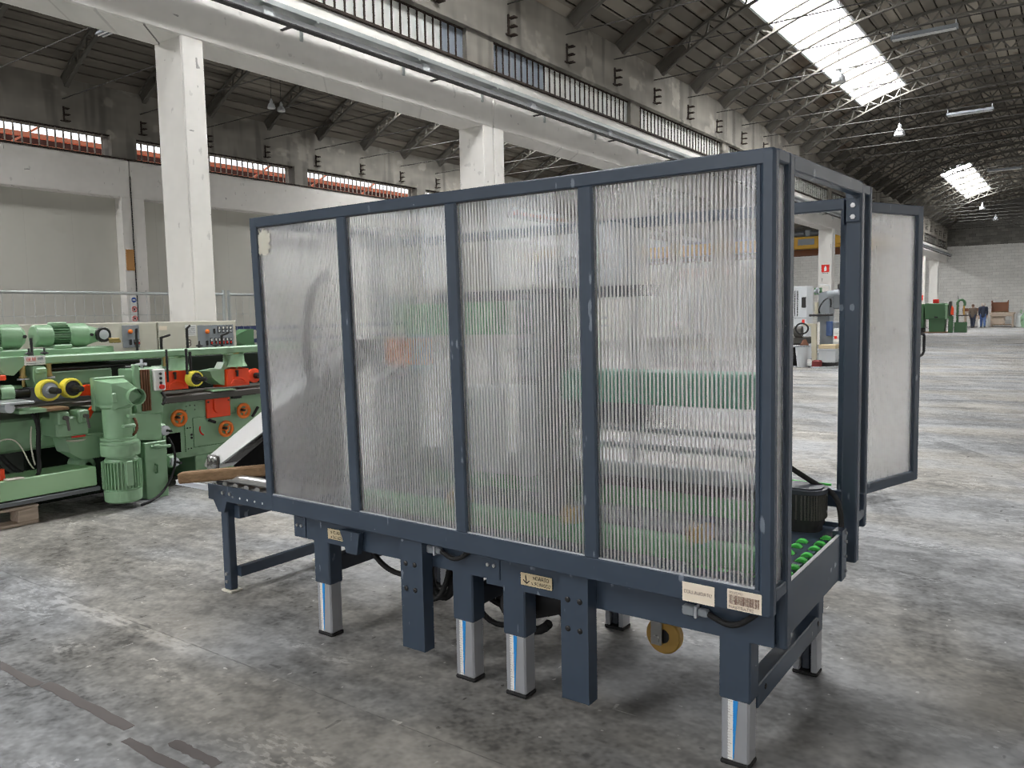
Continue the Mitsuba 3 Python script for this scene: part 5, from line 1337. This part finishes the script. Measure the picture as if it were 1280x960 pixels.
part(ml, 'apron', box(-5.78, -5.62, 22.85, 22.95, 0.82, 1.22, 0.01), 'm_denim')
part(ml, 'monitor', box(-5.51, -5.37, 22.9, 23.1, 2.07, 2.23, 0.015), 'm_black')
part(ml, 'monitor_arm', box(-5.47, -5.44, 22.98, 23.02, 1.95, 2.08), 'm_black')
rd = thing('side_cabinet', 'pale cabinet with rows of drawers right of the milling machine', 'cabinet')
part(rd, 'body', box(-5.58, -5.20, 22.8, 23.3, 0.12, 1.02, 0.01), 'm_lightgrey')
for z in (0.66, 0.78, 0.90):
    part(rd, 'drawer', box(-5.56, -5.22, 22.785, 22.8, z, z + 0.10, 0.004), 'm_whitepaint')
part(rd, 'red_panel', box(-5.55, -5.47, 22.780, 22.785, 0.74, 0.82), 'm_red')
solo('cardboard_sheet', 'tan cardboard box lying on the low pale cabinet', 'box', box(-5.83, -5.39, 22.3, 22.75, 0.49, 0.60, 0.01), 'm_card')
sd = thing('storage_stand', 'pale low stand below the tan cardboard box', 'stand')
part(sd, 'top', box(-5.86, -5.36, 22.3, 22.78, 0.455, 0.49, 0.005), 'm_lightgrey')
part(sd, 'body', box(-5.84, -5.40, 22.34, 22.78, 0.12, 0.455, 0.01), 'm_lightgrey')
part(sd, 'plinth', box(-5.84, -5.36, 22.36, 22.78, 0.0, 0.12, 0.01), 'm_black')
be = thing('beige_bracket', 'upright beige machine frame in the open end of the cage', 'machine frame')
part(be, 'upright', hull([(x, y, z) for y in (22.25, 22.35) for x, z in ((-6.03, 1.17), (-5.89, 1.17), (-5.87, 0.0), (-5.98, 0.0))]), 'm_beige')
part(be, 'arm', box(-6.25, -6.0, 22.25, 22.35, 1.10, 1.17, 0.01), 'm_beige')
bu = thing('grey_bucket', 'tapered light grey bin on the floor beside the beige frame', 'bin')
part(bu, 'tub', lathe((-6.22, 22.15, 0.0), (0, 0, 1), [(0, 0.0), (0, 0.12), (0.55, 0.18), (0.57, 0.19), (0.57, 0.17), (0.02, 0.11)], 22), 'm_lightgrey', smooth=35)
part(bu, 'rim', lathe((-6.22, 22.15, 0.55), (0, 0, 1), [(0, 0.18), (0.0, 0.20), (0.03, 0.20), (0.03, 0.17)], 22), 'm_grey')
dk = thing('lathe_bed', 'dark oily machine bed at the left edge of the open end', 'machine')
part(dk, 'bed', box(-7.3, -6.25, 22.65, 23.2, 0.60, 0.80, 0.02), 'm_darkgrey')
part(dk, 'chuck', cyl((-6.55, 22.6, 0.95), (-6.35, 22.6, 0.95), 0.15, n=20), 'm_darkgrey', smooth=40)
part(dk, 'leg', box(-6.9, -6.4, 22.7, 23.1, 0.0, 0.60, 0.02), 'm_black')
part(dk, 'wheel', lathe((-6.78, 22.4, 0.30), (0.3, -1, 0), [(0, 0.12), (0, 0.28), (0.08, 0.28), (0.08, 0.12)], 26), 'm_rubber', smooth=35)
part(dk, 'tray', box(-6.75, -6.1, 22.45, 22.6, 0.52, 0.58, 0.01), 'm_lightgrey')
solo('hose_coil', 'black hose coil hung on the dark machine', 'hose', tube([(-6.245 + 0.165 * math.cos(t), 22.2, 1.04 + 0.14 * math.sin(t)) for t in np.linspace(0, 2 * PI, 26, endpoint=False)], 0.022, 8, closed=True), 'm_rubber', smooth=60)
solo('rag_pile', 'brown and orange rags on the tray of the dark machine', 'rags', hull([(-6.35, 22.4, 0.58), (-6.1, 22.4, 0.58), (-6.15, 22.55, 0.58), (-6.3, 22.5, 0.72), (-6.2, 22.45, 0.74), (-6.33, 22.6, 0.58)]), 'm_brown')
rb_ = thing('red_stand', 'dark red base with pedal on the floor below the milling machine', 'stand')
part(rb_, 'base', box(-5.90, -5.68, 21.9, 22.15, 0.0, 0.20, 0.03), 'm_darkred')
part(rb_, 'bar', box(-6.02, -5.55, 21.98, 22.05, 0.0, 0.04, 0.01), 'm_black')
solo('floor_hose', 'pale pipe lying on the floor right of the dark red base', 'pipe', tube(spline([(-5.9, 21.8, 0.02), (-5.6, 21.9, 0.02), (-5.35, 22.3, 0.02), (-5.2, 22.6, 0.02)], 12), 0.02, 6), 'm_lightgrey', smooth=60)

# dark green machines at the far end of the nave
g = thing('green_press', 'large dark green machine housing at the far end of the nave', 'machine')
part(g, 'housing', box(-7.93, -6.86, 54, 55.2, 0.82, 1.78, 0.03), 'm_deepgreen')
part(g, 'side_cover', box(-6.86, -6.74, 54.05, 55.1, 0.82, 1.72, 0.02), 'm_green')
part(g, 'pedestal', hull([(x, y, z) for y in (54.1, 55.0) for x, z in ((-7.72, 0.82), (-6.85, 0.82), (-6.90, 0.05), (-7.70, 0.05))]), 'm_deepgreen')
part(g, 'vent', box(-7.42, -7.22, 53.985, 54.0, 0.90, 0.98), 'm_black')
part(g, 'pallet', box(-7.95, -6.74, 53.95, 55.2, 0.0, 0.06, 0.01), 'm_wood')
part(g, 'red_box', box(-7.55, -7.25, 54.3, 54.6, 1.78, 2.02, 0.02), 'm_red')
g = thing('dark_machine', 'black and green machine half hidden left of the far dark green housing', 'machine')
part(g, 'body', box(-8.6, -8.0, 54.2, 55.0, 0.3, 1.75, 0.03), 'm_deepgreen')
part(g, 'base', box(-8.6, -8.0, 54.2, 55.0, 0.0, 0.3, 0.03), 'm_black')
g = thing('band_saw', 'dark green band saw with open wheel right of the far housing', 'band saw')
part(g, 'frame', tube([(-6.12 + 0.2 * math.cos(t), 55.0, 1.72 + 0.24 * math.sin(t)) for t in np.linspace(-0.6, 3.8, 20)], 0.07, 8), 'm_deepgreen', smooth=60)
part(g, 'column', box(-6.36, -6.24, 54.9, 55.1, 0.0, 1.75, 0.02), 'm_deepgreen')
part(g, 'table', box(-6.3, -5.75, 54.7, 55.3, 0.98, 1.05, 0.01), 'm_darkgrey')
part(g, 'base', box(-6.45, -5.80, 54.8, 55.3, 0.0, 0.62, 0.02), 'm_deepgreen')
part(g, 'blade_guard', box(-6.0, -5.92, 54.9, 55.0, 1.05, 1.6, 0.01), 'm_amber')
part(g, 'rod', cyl((-6.28, 55.0, 1.7), (-6.28, 55.0, 2.2), 0.02, n=6), 'm_black')
g = thing('grinding_machine', 'narrow machine with an orange cover beside the band saw', 'machine')
part(g, 'column', box(-6.70, -6.56, 54.4, 54.8, 0.0, 1.88, 0.02), 'm_darkgrey')
part(g, 'cover', hull([(x, y, z) for y in (54.3, 54.6) for x, z in ((-6.60, 1.1), (-6.45, 1.05), (-6.45, 1.5), (-6.55, 1.6))]), 'm_orange')
part(g, 'base', box(-6.70, -6.48, 54.3, 54.8, 0.0, 1.0, 0.02), 'm_deepgreen')
# workbench at the end wall
wb_ = thing('workbench', 'timber workbench with shelf standing before the white end wall', 'workbench')
part(wb_, 'top', box(-5.75, -4.18, 68.2, 69.0, 0.95, 1.08, 0.01), 'm_palewood')
part(wb_, 'apron', box(-5.70, -4.25, 68.2, 68.25, 0.78, 0.95, 0.01), 'm_palewood')
for x in (-5.68, -4.35):
    part(wb_, 'leg', box(x, x + 0.11, 68.25, 68.9, 0.0, 0.95, 0.01), 'm_palewood')
part(wb_, 'shelf', box(-5.65, -4.3, 68.3, 68.9, 0.15, 0.20, 0.01), 'm_wood')
cr_ = thing('timber_crate', 'pale timber crate on the lower shelf of the workbench', 'crate')
part(cr_, 'body', box(-5.60, -4.80, 68.35, 68.85, 0.20, 0.78, 0.01), 'm_palewood')
bx = thing('brown_cabinet', 'dark brown open wooden box standing on the workbench', 'box')
part(bx, 'back', box(-5.62, -4.62, 68.7, 68.75, 1.08, 1.82, 0.01), 'm_brown')
for x in (-5.66, -4.66):
    part(bx, 'side', box(x, x + 0.06, 68.4, 68.8, 1.08, 1.95, 0.01), 'm_brown')
part(bx, 'shelf', box(-5.62, -4.62, 68.4, 68.75, 1.12, 1.16, 0.01), 'm_wood')
tb = thing('side_table', 'pale table with a brown board behind the walking people', 'table')
part(tb, 'top', box(-7.5, -6.3, 68.3, 69.0, 1.05, 1.35, 0.01), 'm_palewood')
part(tb, 'board', box(-7.5, -6.2, 68.28, 68.3, 1.2, 1.42, 0.01), 'm_brown')
for x in (-7.4, -6.5):
    part(tb, 'leg', box(x, x + 0.12, 68.4, 68.9, 0.0, 1.05, 0.01), 'm_palewood')
for x in (-6.3, -5.95):
    t_ = thing('plastic_sack', 'white sack on the floor beside the left table' if x < -6.1 else 'white sack leaning against the workbench leg', 'sack')
    part(t_, 'body', hull([(x + 0.16 * math.cos(t) * s, 68.0 + 0.14 * math.sin(t) * s, z) for t in np.linspace(0, 2 * PI, 10, endpoint=False) for z, s in ((0, 1), (0.35, 1.05), (0.6, 0.7))]), 'm_whitepaint')
cv = thing('covered_pile', 'pile covered by a pale plastic sheet right of the workbench', 'covered pile')
part(cv, 'sheet', hull([(-4.15, 69, 0), (-3.5, 69, 0), (-4.15, 70, 0), (-3.5, 70, 0), (-4.1, 69.2, 0.9), (-3.65, 69.3, 0.8), (-3.9, 69.6, 1.05)]), 'm_palesheet')
rg = thing('green_machine_end', 'light green machine at the right edge of the view near the end wall', 'machine')
part(rg, 'body', hull([(x, y, z) for y in (67.0, 67.8) for x, z in ((-3.75, 0.35), (-3.0, 0.0), (-3.0, 1.1), (-3.55, 1.05), (-3.75, 0.7), (-3.65, 0.0))]), 'm_green')
part(rg, 'handle', cyl((-3.72, 67.0, 1.0), (-3.72, 67.0, 1.25), 0.05, n=10), 'm_green', smooth=40)

# two people walking away, side by side
import manifold3d as m3


def limbs(bones, refine=0.03):
    """one continuous skin over spheres joined by hulls"""
    sp = trimesh.creation.icosphere(subdivisions=1)
    parts_ = []
    for a, ra, b, rb in bones:
        parts_.append(hull(np.vstack([sp.vertices * ra + a, sp.vertices * rb + b])))
    out = None
    for h in parts_:
        q = m3.Manifold(m3.Mesh(np.array(h.vertices, np.float32), np.array(h.faces, np.uint32)))
        out = q if out is None else out + q
    me = out.refine_to_length(refine).to_mesh()
    t = trimesh.Trimesh(me.vert_properties[:, :3], me.tri_verts, process=True)
    trimesh.smoothing.filter_taubin(t, iterations=8)
    return t


def person(x, y, s, yaw, stride, label, top, top_m, leg_m, hair_m, slim=1.0):
    """s: standing height; local frame: facing -y"""
    key = thing('person', label, 'person')
    c, sn = math.cos(yaw), math.sin(yaw)
    A = np.array([[c, -sn, 0], [sn, c, 0], [0, 0, 1]]) * s
    L = lambda m: move(m, A, (x, y, 0))
    V = lambda *q: np.array(q, float)
    w = slim
    f1, f2 = V(0.055, -stride, 0.045), V(-0.055, stride * 0.8, 0.06)
    k1, k2 = V(0.052, -stride * 0.62 - 0.02, 0.275), V(-0.052, stride * 0.25 - 0.03, 0.275)
    h1, h2 = V(0.05, 0, 0.51), V(-0.05, 0, 0.51)
    sh1, sh2 = V(0.108 * w, 0.005, 0.805), V(-0.108 * w, 0.005, 0.805)
    e1, e2 = V(0.130 * w, 0.03, 0.635), V(-0.130 * w, 0.01, 0.635)
    w1, w2 = V(0.128 * w, -0.02, 0.485), V(-0.128 * w, -0.06, 0.49)
    body = [(V(0, 0, 0.94), 0.055, V(0, -0.012, 0.905), 0.040), (V(0, 0.005, 0.87), 0.032, V(0, 0.005, 0.82), 0.036),
            (sh1, 0.040, sh2, 0.040), (V(0, 0, 0.78), 0.082 * w, V(0, 0, 0.60), 0.075 * w), (V(0, 0, 0.60), 0.075 * w, V(0, 0, 0.52), 0.078 * w),
            (sh1, 0.038, e1, 0.029), (e1, 0.029, w1, 0.021), (sh2, 0.038, e2, 0.029), (e2, 0.029, w2, 0.021),
            (h1, 0.062, k1, 0.042), (k1, 0.042, f1, 0.026), (h2, 0.062, k2, 0.042), (k2, 0.042, f2, 0.026),
            (f1, 0.026, f1 + V(0.005, -0.07, -0.02), 0.022), (f2, 0.026, f2 + V(-0.005, -0.07, -0.028), 0.022),
            (V(0, -0.058, 0.925), 0.012, V(0, -0.045, 0.94), 0.008), (V(0.053, 0.005, 0.925), 0.012, V(0.053, 0.005, 0.935), 0.012), (V(-0.053, 0.005, 0.925), 0.012, V(-0.053, 0.005, 0.935), 0.012)]
    for wr, sg_ in ((w1, 1), (w2, -1)):
        palm = wr + V(0, -0.008, -0.045)
        body.append((wr, 0.020, palm, 0.019))
        for i, ln in enumerate((0.040, 0.046, 0.043, 0.034)):
            b0 = palm + V(0, 0.016 - 0.011 * i, -0.012)
            body.append((b0, 0.0062, b0 + V(-0.006 * sg_, -0.008, -ln), 0.0050))
        body.append((palm + V(0, -0.014, 0.012), 0.007, palm + V(-0.004 * sg_, -0.030, -0.014), 0.006))
    part(key, 'body', L(limbs(body, 0.02)), 'm_skin', smooth=True)
    coat = [(sh1, 0.050, sh2, 0.050), (V(0, 0, 0.78), 0.095 * w, V(0, 0, 0.60), 0.090 * w), (V(0, 0, 0.60), 0.090 * w, V(0, 0, 0.50), 0.093 * w),
            (sh1, 0.048, e1, 0.038), (e1, 0.038, w1 + V(0, 0, 0.02), 0.029), (sh2, 0.048, e2, 0.038), (e2, 0.038, w2 + V(0, 0, 0.02), 0.029)]
    part(key, top, L(limbs(coat, 0.03)), top_m, smooth=True)
    tr_ = [(h1, 0.074, h2, 0.074), (h1, 0.072, k1, 0.050), (k1, 0.050, f1 + V(0, 0, 0.035), 0.040), (h2, 0.072, k2, 0.050), (k2, 0.050, f2 + V(0, 0, 0.035), 0.040)]
    part(key, 'trousers', L(limbs(tr_, 0.03)), leg_m, smooth=True)
    for f in (f1, f2):
        part(key, 'shoe', L(limbs([(f + V(0, 0.012, -0.014), 0.031, f + V(0, -0.080, -0.022), 0.024)], 0.03)), 'm_black', smooth=True)
    part(key, 'hair', L(limbs([(V(0, 0.010, 0.955), 0.054, V(0, 0.026, 0.925), 0.046)], 0.02)), hair_m, smooth=True)
    for sx in (-0.02, 0.02):
        part(key, 'eye', L(move(trimesh.creation.icosphere(subdivisions=1, radius=0.007), None, (sx, -0.050, 0.938))), 'm_ink')
    part(key, 'mouth', L(box(-0.018, 0.018, -0.058, -0.050, 0.893, 0.899)), 'm_darkred')


person(-6.62, 66.3, 1.70, PI - 0.1, 0.10, 'person in a brown vest and dark trousers, left of the two walking', 'vest', 'm_vest', 'm_darkcloth', 'm_hairdark')
person(-5.98, 66.3, 1.78, PI + 0.15, 0.11, 'white-haired person in a dark jumper and blue jeans, right of the two walking', 'jumper', 'm_darkcloth', 'm_denim', 'm_hairgrey', 1.08)
